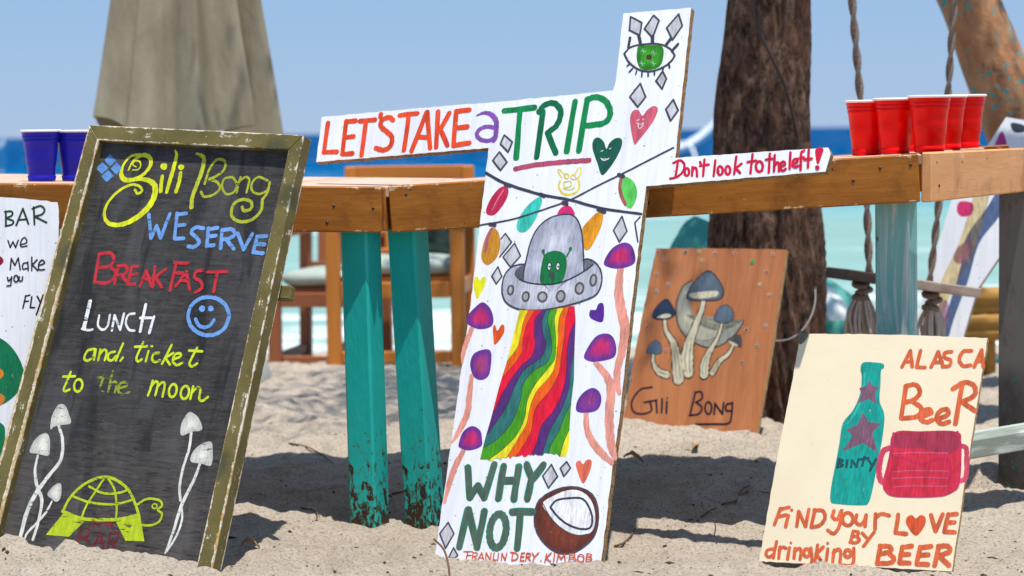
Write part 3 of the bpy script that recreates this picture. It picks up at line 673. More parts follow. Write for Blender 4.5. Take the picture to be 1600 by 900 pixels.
heart('G', (240, 116, 88), "1025,308 990,225 982,178 1005,162 1028,185 1050,158 1080,160 1080,200 1058,262")
p.begin('painted_coconut'); p.g((104, 50, 36), (128, 60, 40), (900, 640), "745,420 800,375 900,336 1000,336 1080,375 1118,450 1122,560 1088,660 1000,735 920,758 840,740 762,670 720,580 722,480")
p.f((246, 246, 248), "770,435 850,382 930,352 1000,354 1058,390 1093,450 1106,530 1093,600 1058,632 1000,640 930,620 860,570 810,510"); p.s((80, 74, 82), 5, "770,435 810,510 860,570 930,620 1000,640 1058,632")
p.s((80, 74, 84), 10, "745,420 800,375 900,336 1000,336 1080,375 1118,450 1122,560 1088,660 1000,735 920,758 840,740 762,670 720,580 722,480 745,420 760,405")
p.s((58, 62, 78), 11, "818,460 860,416 950,402 1020,406 1060,450 1085,520 1080,580 1050,600 990,595 920,565 860,515 818,460"); p.end()
p.word("crimson words Don't look to the left!", (214, 16, 62), 13, "222,195 216,240 208,285;195,206 235,190 260,215 250,258 215,288 177,297;o.275,258,13,22;~308,228 305,280;308,250 322,232 332,245 335,285;~352,200 357,210;~378,185 370,282;~352,222 402,215;~442,190 432,282;o.470,250,15,25;o.515,248,14,24;"
       "~565,168 552,270;~595,210 560,236 588,264;~660,155 648,265;~632,200 680,192;o.700,226,20,30;~762,152 755,260;~738,186 780,180;~790,160 786,255;788,222 805,202 815,216 815,252;825,228 850,215 842,198 826,208 822,240 840,250 855,240;~882,145 878,238;898,212 922,200 915,182 900,190 896,220 912,230 928,222;"
       "962,132 946,146 944,190 942,245;~928,180 960,173;~990,130 985,230;~965,185 1008,180;.1040,233,14", k='K')
p.ctx('K').begin('lettering', 'crimson exclamation mark'); p.f((214, 16, 62), "1028,126 1074,120 1064,165 1048,208 1035,205"); p.end()

# ================================================================ BLACKBOARD
FO = .019
r = empty('blackboard_sign', BB, 'black chalkboard menu in a chipped olive wooden frame, leaning beside the blue cups', 'sign')
BBi = BB.inverted()
def bl(x, y, off=0.): q = BBi @ hit(BB, x, y, off); return Vector((q.x, q.y, off))
slab('board_panel', BB, [(150, 212), (460, 226), (316, 898), (-18, 890)], .006, [M['board'], M['ply_edge']], r, jit=0)
outer = [bl(139, 195, FO), bl(474, 211, FO), bl(324, 922, FO), bl(-56, 922, FO)]; inner = [bl(154, 219, FO), bl(451, 233, FO), bl(302, 907, FO), bl(-24, 907, FO)]
def rail(a, b, ia, ib):
    """mitred frame rail, its own frame: X along, Y across, Z depth"""
    ca, cb = (a+ia)/2, (b+ib)/2; ca.z = cb.z = (FO-.015)/2; Mr = frameM(ca, cb, Vector((0, 0, 1))); Mri = Mr.inverted(); vs = []
    for z in (FO, -.015):
        for q in (a, b, ib, ia): v = Mri @ Vector((q.x, q.y, z)); vs.append(v)
    fs = [(0, 1, 2, 3), (7, 6, 5, 4), (0, 4, 5, 1), (1, 5, 6, 2), (2, 6, 7, 3), (3, 7, 4, 0)]
    bm = bmesh.new(); me = mesh('frame_rail', vs, fs); bm.from_mesh(me); bmesh.ops.recalc_face_normals(bm, faces=bm.faces)
    bmesh.ops.bevel(bm, geom=list(bm.edges), offset=.0013, segments=1, affect='EDGES'); bm.to_mesh(me); bm.free()
    return link('frame_rail', me, M['olive'], r, Mr)
for i in range(4): rail(outer[i], outer[(i+1) % 4], inner[i], inner[(i+1) % 4])
bk = link('back_batten', box_me('back_batten', .05, .03, .02), M['olive'], r); q = bl(436, 452, 0); bk.matrix_basis = Matrix.Translation((q.x-.012, q.y, -.032))
p = Painter(r, BB); YL, YF = (226, 232, 30), (172, 180, 48)
p.ctx('A').begin('lettering', 'yellow script word Gili', 'paint')
p.s(YL, [4, 5, 6, 6, 5, 4], "532,202 520,194 526,180 544,180 550,196 540,212 518,214")
p.s(YL, [6, 8, 14, 15, 14, 12, 14, 17, 16, 9], "502,214 520,180 555,156 585,166 588,196 560,232 520,252 488,252 474,232 482,195 510,162 545,153")
p.s(YL, [10, 14, 19, 22, 22, 20, 16, 14, 12, 10, 10, 9], "500,255 560,250 600,268 606,305 585,352 540,396 480,426 428,424 408,392 420,345 462,298 512,272 545,278 555,296 538,306 528,292")
p.s(YL, 14, "634,240 630,270 628,296"); p.dot(YL, 641, 200, 13); p.s(YL, [6, 12, 15, 15, 12], "685,138 690,160 676,215 662,262 652,300"); p.s(YL, 14, "706,226 700,262 688,298"); p.dot(YL, 708, 204, 12); p.end()
p.begin('lettering', 'faded yellow-green script word Bong', 'chalk')
p.s((196, 204, 52), [8, 14, 16, 15, 15, 16], "768,150 796,166 790,215 770,270 752,320 748,358")
for w_, q in ((9, "800,268 818,212 848,174 878,180 876,212 842,240 818,250 846,260 860,284 836,310 798,318 786,300"), (8, "900,242 876,250 868,280 884,308 914,300 925,270 912,246 900,242"), (8, "940,242 932,270 925,302"), (8, "932,262 958,242 974,250 970,275 963,302"),
              (8, "1045,255 1010,242 985,265 985,294 1010,308 1042,296 1055,266"), (9, "1054,262 1046,300 1026,330"), (11, "1026,328 1020,372 985,408 938,416 906,394 912,350 945,330 980,338 982,364 955,374 946,358")): p.s(YF, w_, q)
p.end()
BLU = (112, 162, 226)
p.word('blue word WE|blue word SERVE', BLU, 13, "~582,388 590,480 612,432 628,480 664,386;~692,385 682,482;~692,388 728,384;~688,432 722,428;~684,482 718,482|795,442 765,438 748,458 768,478 778,498 758,515 735,512;~814,442 808,512;~814,446 850,440;~810,475 845,470;~808,510 835,508;"
       "~868,448 862,520;868,450 905,446 918,465 895,482 868,486;~885,486 914,522;~930,462 952,525 986,465;~1005,475 990,535;~1005,475 1042,473;~998,504 1035,505;~990,536 1028,540", 'chalk', 'A')
p.word('red word BREAKFAST', (200, 44, 58), 11, "~388,542 370,650;388,542 430,538 445,560 430,588 388,595;430,590 452,615 440,642 410,656 370,652;~462,588 448,658;462,590 490,588 498,605 485,622 458,625;~475,625 500,658;~515,592 500,660;~515,592 540,590;~508,625 535,620;~500,660 528,660;~548,668 572,606 592,668;~556,642 588,640;"
       "~606,592 598,672;~648,602 608,632 632,672;~690,576 665,685;~685,577 735,578;~680,615 720,618;~688,668 730,612 742,685;~705,646 738,648;795,606 768,612 762,635 785,650 790,675 765,692;~810,612 888,612;~850,614 836,690", 'chalk', 'A')
p.ctx('A').begin('lettering', 'white word LUNCH', 'chalk')
WHT = (238, 240, 242)
for w_, q in ((15, "352,728 340,780 328,832"), (8, "320,834 345,840 362,837"), (8, "388,782 383,820 400,838 420,825 430,780"), (8, "526,775 502,780 492,812 505,838 526,842")): p.s(WHT, w_, q)
for w_, q in ((9, "438,840 448,782 470,838 485,776"), (11, "570,740 548,845"), (9, "548,792 592,792"), (10, "602,788 584,850")): p.s(WHT, w_, q, False)
p.end()
p.begin('painted_smiley', None, 'chalk'); p.el(BLU, 13, 815, 785, 80, 75); p.dot(BLU, 790, 756, 12); p.dot(BLU, 824, 756, 12); p.s(BLU, 12, "764,796 776,820 800,829 824,818 836,800"); p.end()
p.begin('painted_flower', 'blue four-petal mark', 'chalk')
for q in ("430,153 454,178 430,200 408,176", "400,184 424,206 398,230 374,208", "456,184 476,206 456,232 432,210", "424,214 444,238 416,262 396,238"): p.f((98, 152, 216), q, False)
p.end()
YG = (208, 226, 38)
p.word('yellow word and|yellow word ticket', YG, 8, "350,60 325,66 312,94 325,103 345,88 352,64;355,62 348,100;372,62 368,82 364,102;368,82 385,63 395,72 388,102;425,70 405,76 400,97 415,102 430,86;456,40 442,72 430,102;~455,92 446,104|530,36 512,75 505,96 512,106 525,98;~500,52 545,50;~550,68 540,105;.562,50,5;"
       "590,74 570,78 563,98 575,108 592,102;~636,45 600,115;~642,75 612,93 630,118;645,98 668,88 668,77 650,80 640,104 655,120 675,111;730,56 712,90 702,115 712,125 730,114;~700,66 750,69", 'chalk', 'B')
p.word('yellow word to|yellow word moon', YG, 8, "262,145 248,180 236,208 242,216 258,210;~234,162 278,161;o.290,195,15,23,.2|565,178 558,205 548,232;558,202 575,181 585,190 575,232;582,202 600,184 610,192 602,236;o.640,214,14,24,.2;o.685,221,15,24,.2;715,200 705,245;710,222 730,203 742,211 738,244 750,252 770,238", 'chalk', 'B')
p.word('faded yellow word the', (150, 168, 50), 8, "390,146 378,180 371,208 385,214;~362,166 410,164;~418,140 400,222;405,196 425,181 432,192 425,222;440,206 470,196 465,183 445,189 438,214 455,229 480,220", 'chalk_faded', 'B')
TG = (186, 206, 34)
p.ctx('B').begin('painted_turtle', None, 'chalk')
for w_, q in ((9, "232,662 260,610 310,562 370,536 420,540 470,575 500,630 516,682"), (10, "232,660 300,687 380,692 450,689 512,674"), (7, "272,606 330,627 400,635 450,630 496,616"), (7, "330,568 370,590 410,596 450,590 476,580"), (7, "385,540 352,590 320,640 302,686"), (7, "400,538 424,580 432,640 430,688"), (7, "508,636 545,615 590,620 600,640 584,655 600,670 590,698 560,712 525,712")): p.s(TG, w_, q)
p.f(TG, "235,668 312,700 255,755 170,748", False); p.f(TG, "430,700 520,680 535,772 465,770", False); p.el(TG, 4, 573, 642, 9, 9); p.end()
p.word('small red words TO THE', (150, 40, 50), 4, "~336,702 352,702;~344,702 342,718;o.362,711,6,8;~374,704 388,704;~381,704 380,719;~392,704 391,719;~402,704 400,719;~392,712 401,712;~420,704 409,704 408,719 419,719;~408,712 418,712", 'chalk_faded', 'B')
p.word('worn red word BAR', (120, 34, 42), 8, "~300,728 284,790;296,728 330,730 322,755 292,758;~318,757 330,782;~340,802 372,738 384,800;~350,778 382,776;~408,740 398,806;408,742 436,742 432,768 404,772;~412,772 432,808", 'chalk_faded', 'B')
MS = (226, 226, 216)
def bmush(caps, stems):
    p.ctx('B').begin('painted_mushroom', None, 'chalk')
    for q, w_ in stems: p.s(MS, w_, q)
    for q in caps: p.g((196, 196, 188), (232, 230, 216), tuple(np.mean(P_(q), 0)), q)
    p.end()
bmush(["187,356 192,310 215,268 240,268 255,300 262,334 225,342 200,348"], [("218,345 232,400 225,470 180,530 130,600 98,670 75,760", [9, 11, 12, 13, 15, 15, 13])])
bmush(["110,440 130,395 165,371 183,386 185,430 178,455 140,448"], [("140,455 130,510 138,570 155,620 142,700 122,765", [8, 10, 12, 12, 10, 10])])
bmush(["176,597 195,570 220,556 228,570 225,608 210,626 190,614"], [("192,625 170,665 140,700 102,740 92,762", [6, 8, 8, 8, 6])])
bmush(["672,380 670,345 685,310 705,293 735,315 748,358 712,366"], [("708,372 700,430 678,500 665,570 668,620", 9)])
bmush(["706,476 715,440 745,412 780,403 788,432 782,490 745,484"], [("740,485 720,540 690,600 668,650 640,740 612,815", [8, 10, 11, 11, 9, 6]), ("672,640 674,690 654,750 618,808", 7)])

# ================================================================ CREAM BEER SIGN
r = empty('beer_sign', CRM, 'cream board painted with a teal beer bottle and a red mug, standing in the sand', 'sign')
slab('painted_board', CRM, [(1251, 521), (1400, 523), (1543, 528), (1516, 700), (1487, 893), (1440, 890), (1330, 884), (1186, 877), (1216, 705), (1237, 600)], .013, [M['cream'], M['ply_edge_light']], r, jit=.0004)
p = Painter(r, CRM); OC = (224, 104, 58)
p.ctx('I').begin('corner_patch', 'grey chipped corner'); p.f((120, 118, 100), "206,28 238,28 226,52 212,64 204,60"); p.end()
p.word('orange word ALASCA', OC, 11, "~606,88 575,147;~606,88 612,145;~586,128 612,127;~642,88 628,147 658,148;~706,92 680,147;~706,92 724,145;~690,130 720,128;755,91 731,95 729,112 750,122 745,142 722,145;826,88 796,91 782,120 796,142 822,140;~862,86 836,145;~862,86 869,145;~845,125 867,125", k='I')
p.word('orange word BeeR', OC, 14, "~590,215 572,330;588,215 625,211 640,238 620,263 585,275;612,270 645,295 630,324 575,332;645,325 680,312 670,298 648,312 642,334 665,345 685,337;705,335 740,318 737,299 712,306 700,332 718,351 745,344;~792,212 768,350;758,226 800,202 835,214 836,248 790,274;~792,272 838,304")
p.begin('painted_bottle'); TB = (18, 164, 150); p.f(TB, "428,140 440,129 480,130 508,135 510,150 500,160 498,210 495,270 512,320 505,400 490,480 475,560 457,632 430,645 340,640 318,630 320,580 335,500 350,420 362,350 400,300 425,240 430,180 426,158")
p.s((60, 190, 178), 6, "440,170 436,230 412,300 380,350"); p.f((132, 92, 112), "435,310 455,345 500,350 468,385 488,455 435,420 360,452 398,395 375,372 415,355", False); p.f((132, 92, 112), "458,195 470,215 492,218 478,240 485,280 455,262 415,278 430,245 422,222 448,215", False)
for q in ("348,478 342,508", "378,482 375,508", "392,508 395,482 412,506 418,478", "440,470 432,502", "425,480 455,474", "455,482 465,496", "482,478 460,520"): p.s((28, 84, 88), 7, q, False)
p.s((28, 84, 88), 6, "348,478 364,484 346,492 364,500 342,508"); p.end()
p.begin('painted_mug'); p.s((218, 74, 104), 14, "780,430 806,438 808,480 806,540 790,556 765,554"); p.s((216, 68, 100), 17, "542,436 508,450 494,500 494,540 504,560 526,564")
p.f((218, 46, 70), "545,385 640,378 775,380 786,430 780,560 755,595 700,611 560,611 517,595 511,560 530,480"); p.f((172, 52, 78), "547,388 640,382 772,384 780,435 730,462 650,440 545,436"); p.s((205, 40, 80), 8, "542,470 590,478 640,496 700,480 745,488 748,560")
for y in (455, 520, 545, 575): p.s((222, 84, 116), 4, "545,%d 620,%d 740,%d" % (y+4, y, y+2))
p.s((200, 50, 88), 7, "545,385 530,480 511,560 520,596 560,611 700,611 757,594 780,560 786,430 775,380"); p.end()
p.word('orange word FIND|orange word your', OC, 11, "~138,656 115,715;~134,661 168,652;~128,686 158,680;~166,682 156,722;.178,662,6;~196,720 203,668 228,720 240,660;~262,662 248,722;260,662 290,665 298,690 280,716 248,724|330,665 325,688 343,695 355,668;358,664 350,718 330,747 308,735;o.380,695,19,23;412,680 408,704 425,715 440,700 446,680;~446,682 442,720;~480,676 478,730;480,692 500,676 530,682", k='I')
p.word('orange letter L|orange letters VE', OC, 13, "~562,678 552,744 590,748|~680,680 696,738 722,678;~742,677 728,740;~742,679 772,676;~735,708 765,706;~728,740 766,742")
p.begin('painted_heart'); p.f((222, 88, 48), "625,755 592,715 592,690 610,680 625,692 643,680 660,690 657,718"); p.end()
p.word('orange word BY', OC, 10, "~400,738 390,775;400,738 418,742 412,755 395,757;412,757 422,770 408,780 388,778;~432,745 448,762;~475,742 437,792")
p.word('orange word dringking', OC, 10, "112,802 92,806 85,822 96,832 110,824;~123,776 112,834;~136,795 131,836;132,806 146,796 158,800;~170,798 163,838;.175,780,5;~186,836 190,800;188,812 205,800 212,812 208,840;o.232,816,11,14;247,800 251,844 240,862 222,860;~272,788 262,845;~292,795 266,820 286,846;~308,802 303,845;.308,782,5;~326,848 331,806;328,816 345,803 355,815 352,850;o.380,818,11,13;402,800 401,846 388,863 360,860")
p.word('orange word BEER', OC, 14, "~498,792 486,855;496,792 530,794 534,810 494,822;530,820 546,836 534,852 486,855;~577,794 566,852;~577,796 610,792;~570,823 602,821;~566,852 602,853;~641,796 629,856;~641,797 680,793;~635,825 670,823;~629,856 668,858;~709,792 693,861;706,793 740,792 746,812 702,828;~710,828 744,860")

# ================================================================ BROWN MUSHROOM SIGN
r = empty('mushroom_sign', BRN, 'brown plywood sign with painted mushrooms and crescent moon, leaning by the dark tree trunk', 'sign')
slab('stained_board', BRN, [(1025, 388), (1130, 388), (1229, 390), (1206, 540), (1180, 690), (970, 676), (994, 540)], .02, [M['brown'], M['ply_edge_light']], r, jit=.0005)
p = Painter(r, BRN); NV, CRc, DKB = (30, 22, 48), (214, 208, 180), (44, 36, 40)
p.ctx('H').begin('painted_moon'); p.g((150, 152, 142), (196, 194, 172), (352, 330), "385,185 345,215 320,280 320,350 345,410 392,448 440,470 500,466 560,425 595,380 606,355 560,384 500,398 440,388 402,350 382,300 374,240", .8)
p.s(DKB, 4, "385,185 345,215 320,280 320,350 345,410 392,448 440,470 500,466 560,425 595,380 606,355"); p.end()
def hm(capc, cap, gill, stem, ws):
    p.begin('painted_mushroom'); p.s(DKB, [v+7 for v in ws], stem); p.s(CRc, ws, stem)
    P = P_(stem); 
    for dx in (-.22, .22):
        p.s((130, 120, 100), 2.2, [(x+w_*dx, y) for (x, y), w_ in zip(P[len(P)//2:], ws[len(P)//2:])])
    p.f(DKB, [tuple((np.array(q)-np.mean(P_(cap), 0))*1.07+np.mean(P_(cap), 0)) for q in P_(cap)]); p.f(capc, cap)
    if gill: p.f(CRc, gill)
    p.end()
LEVEL['painted_mushroom'] = .0004
hm((96, 112, 128), "367,255 385,210 430,160 460,149 490,175 515,220 514,250 490,268 440,270 385,268", "378,242 437,234 494,232 494,252 440,262 386,260", "437,240 430,300 400,380 372,460 365,520 370,580", [14, 16, 22, 34, 42, 34])
hm((40, 58, 86), "218,335 235,300 275,267 303,300 311,330 280,350 235,350", "236,344 274,328 298,336 276,347", "268,335 275,400 305,450 320,520 328,605", [9, 13, 20, 32, 38])
hm((92, 112, 132), "194,490 205,460 230,442 252,460 254,490 230,499", None, "220,500 222,540 245,575 278,588", [8, 12, 20, 24])
hm((96, 112, 130), "481,345 500,305 530,291 555,310 561,345 530,366 495,361", None, "513,370 495,430 460,490 440,540 437,588", [7, 10, 18, 28, 28])
hm((84, 84, 90), "536,440 560,426 590,420 594,468 565,452", "540,444 566,452 582,464 560,464", "562,458 540,500 502,530 472,580", [7, 12, 16, 18])
p.word('dark painted word Gili|dark painted word Bong', NV, 7, "215,641 165,652 130,700 136,745 175,755 212,740 206,700;~182,706 236,696;~233,702 236,750;~258,690 256,750;~278,702 276,752;.280,688,4|~400,662 378,755;398,663 425,662 427,690 402,705;402,706 427,726 415,754 374,762;o.455,730,14,26;~480,756 483,710 515,756 520,706;555,710 532,716 531,740 555,742;558,706 554,760 540,795 470,798 400,799")
for i, (x, y, c) in enumerate(((240, 65, (190, 60, 60)), (270, 98, (200, 90, 90)), (358, 65, (40, 80, 90)), (415, 65, (190, 170, 30)), (428, 100, (190, 170, 30)), (485, 72, (200, 40, 50)), (568, 70, (200, 50, 60)), (643, 107, (20, 170, 80)), (730, 75, (190, 80, 70)), (703, 150, (180, 50, 60)), (675, 203, (200, 180, 40)),
                               (715, 247, (220, 150, 90)), (700, 378, (150, 150, 140)), (663, 465, (60, 110, 80)), (617, 397, (60, 60, 60)), (600, 535, (60, 110, 80)), (195, 385, (200, 60, 60)), (235, 158, (190, 120, 110)), (285, 203, (110, 130, 160)), (235, 232, (110, 130, 150)), (275, 483, (200, 60, 60)), (127, 605, (170, 120, 90)))):
    p.begin('painted_star')
    for a in range(3):
        t = a*1.05+.3*i; p.s((214, 196, 180), 2.6, [(x-9*math.cos(t), y-9*math.sin(t)), (x+9*math.cos(t), y+9*math.sin(t))])
    p.dot(c, x, y, 5 if i != 7 else 9); p.end()

# ================================================================ SMALL GREY BAR SIGN
r = empty('bar_sign', BAR, 'small pale grey board with the words BAR we make you fly, at the left edge', 'sign')
slab('painted_board', BAR, [(-120, 304), (20, 309), (90, 316), (92, 330), (91, 460), (87, 760), (-120, 760)], .010, [M['white'], M['ply_edge']], r, jit=.0006)
p = Painter(r, BAR)
p.word('dark green word BAR', (24, 66, 44), 6, "~22,355 22,410;18,358 42,356 45,370 22,382;22,382 48,391 45,404 20,411;~60,408 85,346 105,402;~68,388 100,385;~125,340 128,405;120,346 150,336 165,350 155,367 128,375;~130,376 172,397", k='O')
p.word('black words we make you', (34, 32, 40), 4.5, "~30,465 38,490 48,468 58,490 68,462;75,480 99,471 92,453 79,464 78,486 100,484;~38,572 42,530 55,556 68,528 75,572;100,546 86,550 85,569 100,567;~103,543 105,575;~118,525 118,575;~138,535 120,553 140,575;145,556 165,547 156,536 144,550 145,571 165,571;28,600 32,614 42,602;~44,598 40,630;40,630 26,632;o.60,605,8,12;72,598 72,612 82,612 84,598")
p.word('black word FLY', (30, 28, 36), 5, "~95,668 85,715;~95,670 110,666;~90,690 105,688;~118,672 112,712 128,712;~138,670 148,690;~160,665 135,738")
p.ctx('P').begin('painted_figure', 'green and orange cropped drawing'); GN = (0, 120, 76); p.f(GN, "-60,520 -20,518 0,528 16,540 30,560 38,585 31,608 14,626 -8,634 -60,630"); p.end(); p.begin('painted_figure', 'lower green shape'); p.f(GN, "-60,650 0,660 8,682 4,700 -4,724 -60,730"); p.end(); p.begin('painted_figure', 'orange patch'); p.z += .0002; p.f((225, 140, 30), "-20,570 0,576 6,584 0,592 -20,596"); p.end(); p.begin('painted_figure', 'orange patch'); p.z += .0002; p.f((225, 140, 50), "-20,618 -2,614 8,622 0,634 -20,640"); p.end(); p.begin('painted_dot', 'dark red dot'); p.dot((170, 30, 50), -3, 408, 8); p.end()

# ================================================================ TABLES
UP = Vector((0, 0, 1))
def flat(v): v = Vector((v.x, v.y, 0)); return v.normalized()
def leg(p_top, p_bot, wx, wy, m, parent, yaw, label=None):
    """square post between two points, turned by yaw"""
    X = (p_top-p_bot).normalized(); h = Vector((math.cos(yaw), -math.sin(yaw), 0)); Y = (h-X*h.dot(X)).normalized(); Z = X.cross(Y)
    Mx = Matrix((X, Y, Z)).transposed().to_4x4(); Mx.translation = (p_top+p_bot)/2
    o = link('leg', box_me('leg', (p_top-p_bot).length, wx, wy, .005, .0012), m, parent, Mx, True)
    if label: o['label'] = label
    return o
def nails(parent, pts, nrm):
    for q in pts:
        Mx = Vector(nrm).to_track_quat('Z', 'Y').to_matrix().to_4x4(); Mx.translation = q
        lathe('nail_head', [(.0001, .0008), (.003, .0007), (.004, -.001)], 8, M['nail'], parent, Mx)
H = .101
# middle table
uB = (B1-B0).normalized(); bB = UP.cross(flat(B1-B0))
T1 = empty('beach_table', Vector((B0.x, B0.y, 0)), 'middle wooden table with an ochre apron, the red plastic cups standing on it', 'table', 'wooden beach tables')
eB = Vector((.50, .86, 0)).normalized(); SK = eB.dot(uB)/eB.dot(bB); upB = bB.cross(uB)*-1 if bB.cross(uB).z < 0 else bB.cross(uB)
dn = -upB*(H/2)
beam('front_board', B0+dn+bB*.0145, B1+dn+bB*.0145-uB*.001, .029, H+.002, M['ochre'], T1, jit=.0008)
e0 = B1+uB*.003+dn+bB*.0; o = beam('end_board', e0+uB*.011+eB*.0, e0+uB*.011+eB*.78, .024, H+.004, M['side'], T1, jit=.0008); o['label'] = 'pale end board, lighter wood with sunlit tone in its colour'
beam('back_board', B0+dn+bB*.670, B1+dn+bB*.670+uB*(SK*.65-.01), .025, H, M['ochre'], T1)
bl0 = B0+dn+uB*.014; beam('end_board', bl0+bB*.031, bl0+bB*.655, .024, H-.004, M['ochre'], T1)
for k in range(3):
    c = bB*(.031+.104+k*.208)-upB*.0125
    beam('top_plank', B0+c+uB*.002, B1+c-uB*.004+uB*(SK*(k*.208+.03)), .2072, .022, M['top'], T1, bev=.002, jit=.001)
def under(p, z=-.03): return Vector((p.x, p.y, z))
def legat(xt, xb, yb, Y, top, wx, wy, m, parent, yaw, lab=None):
    b = at(xb, yb, Y); t = at(xt, yb, Y); d = (t.x-b.x); tp = Vector((b.x+d, Y+.0, top)); bt = Vector((b.x, Y, b.z-.12)); return leg(tp, bt, wx, wy, m, parent, yaw, lab)
zt = B0.z-.101
legat(643, 668, 822, 4.60, B0.z-.035, .071, .068, M['teal'], T1, PSI, 'leaning teal leg with flaked paint at its foot')
legat(1400, 1403, 860, 4.42, B1.z-.04, .075, .07, M['teal_worn'], T1, PSI, 'pale weathered teal leg')
legat(1600, 1602, 757, 4.97, B1.z-.04, .10, .09, M['darkpost'], T1, PSI+.3, 'dark scuffed leg')
legat(880, 880, 745, 5.02, B0.z-.04, .07, .07, M['teal'], T1, PSI)
nails(T1, [B0.lerp(B1, t)-upB*h_-bB*.0004 for t, h_ in ((.035, .02), (.50, .07), (.93, .025), (.88, .048), (.985, .022))], -bB)
nails(T1, [B1+uB*.028+eB*y-upB*h_ for y, h_ in ((.03, .02), (.2, .022), (.38, .018), (.04, .07))], uB)
# stretcher low at the right
s0, s1 = at(1400, 715, 4.62), at(1760, 655, 4.90)
beam('foot_rail', s0, s1, .085, .045, M['teal_grey'], T1, jit=.001)
# left table
uA = (A1-A0).normalized(); bA = UP.cross(flat(A1-A0)); upA = (bA.cross(uA) if bA.cross(uA).z > 0 else -bA.cross(uA)); dnA = -upA*(H/2)
T2 = empty('beach_table', Vector((A1.x, A1.y, 0)), 'wooden table at the left with ochre apron, holding the two blue cups', 'table', 'wooden beach tables')
beam('front_board', A0+dnA+bA*.0145, A1+dnA+bA*.0145, .029, H, M['ochre'], T2, jit=.0008)
beam('end_board', A1+dnA-uA*.004+bA*.031, A1+dnA+uA*.2+bA*.8, .02, H-.004, M['ochre'], T2)
for k in range(4):
    off = .031+.104+k*.208; c = bA*off-upA*.0125
    beam('top_plank', A0+c, A1+c+uA*(off*.36-.03), .2072, .022, M['top'], T2, bev=.002, jit=.001)
legat(571, 579, 820, 4.57, A1.z-.035, .066, .075, M['teal'], T2, PSI-.1, 'upright teal leg with stained foot')
legat(-30, -30, 800, 4.62, A0.z-.05, .07, .07, M['teal'], T2, 0); legat(300, 300, 750, 5.25, A1.z-.04, .07, .07, M['teal'], T2, 0)
nails(T2, [A1-uA*a-upA*h_-bA*.0004 for a, h_ in ((.105, .044), (.018, .048), (.12, .08), (.62, .03))], -bA)

# ================================================================ CUPS
def cup(name, m, Mx, label, group):
    h = .119
    prof = [(.0292, 0), (.0308, .001), (.0328, .0115), (.0310, .0125), (.0312, .014), (.0332, .036), (.0345, .0370), (.0362, .062), (.0394, .0900), (.0408, .0908), (.0409, .0965), (.0402, .0970), (.0404, .0985), (.0419, .0992), (.0422, .104), (.0415, .1045), (.0417, .106), (.0430, .1068), (.0435, .114)]
    o = lathe(name, prof, 40, m, None, Mx); o.matrix_basis = Mx
    tag(o, label, 'cup', group)
    lathe('rim', [(.0434, .1132), (.0462, .1142), (.0468, .1162), (.0460, .1183), (.0438, .1185), (.0426, .1172), (.0425, .114)], 40, M['cupwhite'], o, world=False)
    lathe('lining', [(.0425, .1145), (.0400, .100), (.0352, .055), (.0295, .004), (.0001, .004)], 40, M['cupwhite'], o, world=False)
    lathe('base', [(.0001, .0022), (.0284, .0022), (.0284, .0002)], 40, m, o, world=False)
    return o
def on_table(P0, u, b, x, Y):
    """point on the tabletop plane seen at column x, depth Y"""
    n = u.cross(b)
    lo = at(x, 230, Y)
    z = P0.z-(n.x*(lo.x-P0.x)+n.y*(lo.y-P0.y))/n.z
    return Vector((lo.x, lo.y, z-.001))
red = []
for x, Y, lab in ((1452, 4.55, 'large red plastic cup in front of the group, nearest the corner of the table'), (1398, 4.62, 'red plastic cup second from the left of its row'), (1354, 4.68, 'leftmost red plastic cup of the group on the table'),
                  (1478, 4.72, 'red plastic cup mostly hidden behind the large front one'), (1508, 4.82, 'rightmost red plastic cup of the group on the table'),
                  (1424, 4.86, 'red plastic cup at the back, almost hidden between the two large front cups')):
    P = on_table(B0, uB, bB, x, Y)
    if not red: c = cup('plastic_cup', M['red'], Matrix.Translation(P) @ Matrix.Scale(1.06, 4), lab, 'red plastic cups on the table'); red.append(c)
    else: c = copy_tree(red[0]); c['label'] = lab; red.append(c)
    c.matrix_basis = Matrix.Translation(P) @ Matrix.Rotation(random.uniform(0, 6), 4, 'Z') @ Matrix.Scale(1.06, 4)
P = on_table(A0, uA, bA, 64, 4.75); c = cup('plastic_cup', M['blue'], Matrix.Translation(P), 'left one of the two blue plastic cups on the table', 'blue plastic cups on the table')
c2 = copy_tree(c); c2['label'] = 'right one of the two blue plastic cups, partly behind the blackboard frame'; c2.matrix_basis = Matrix.Translation(on_table(A0, uA, bA, 117, 4.79))

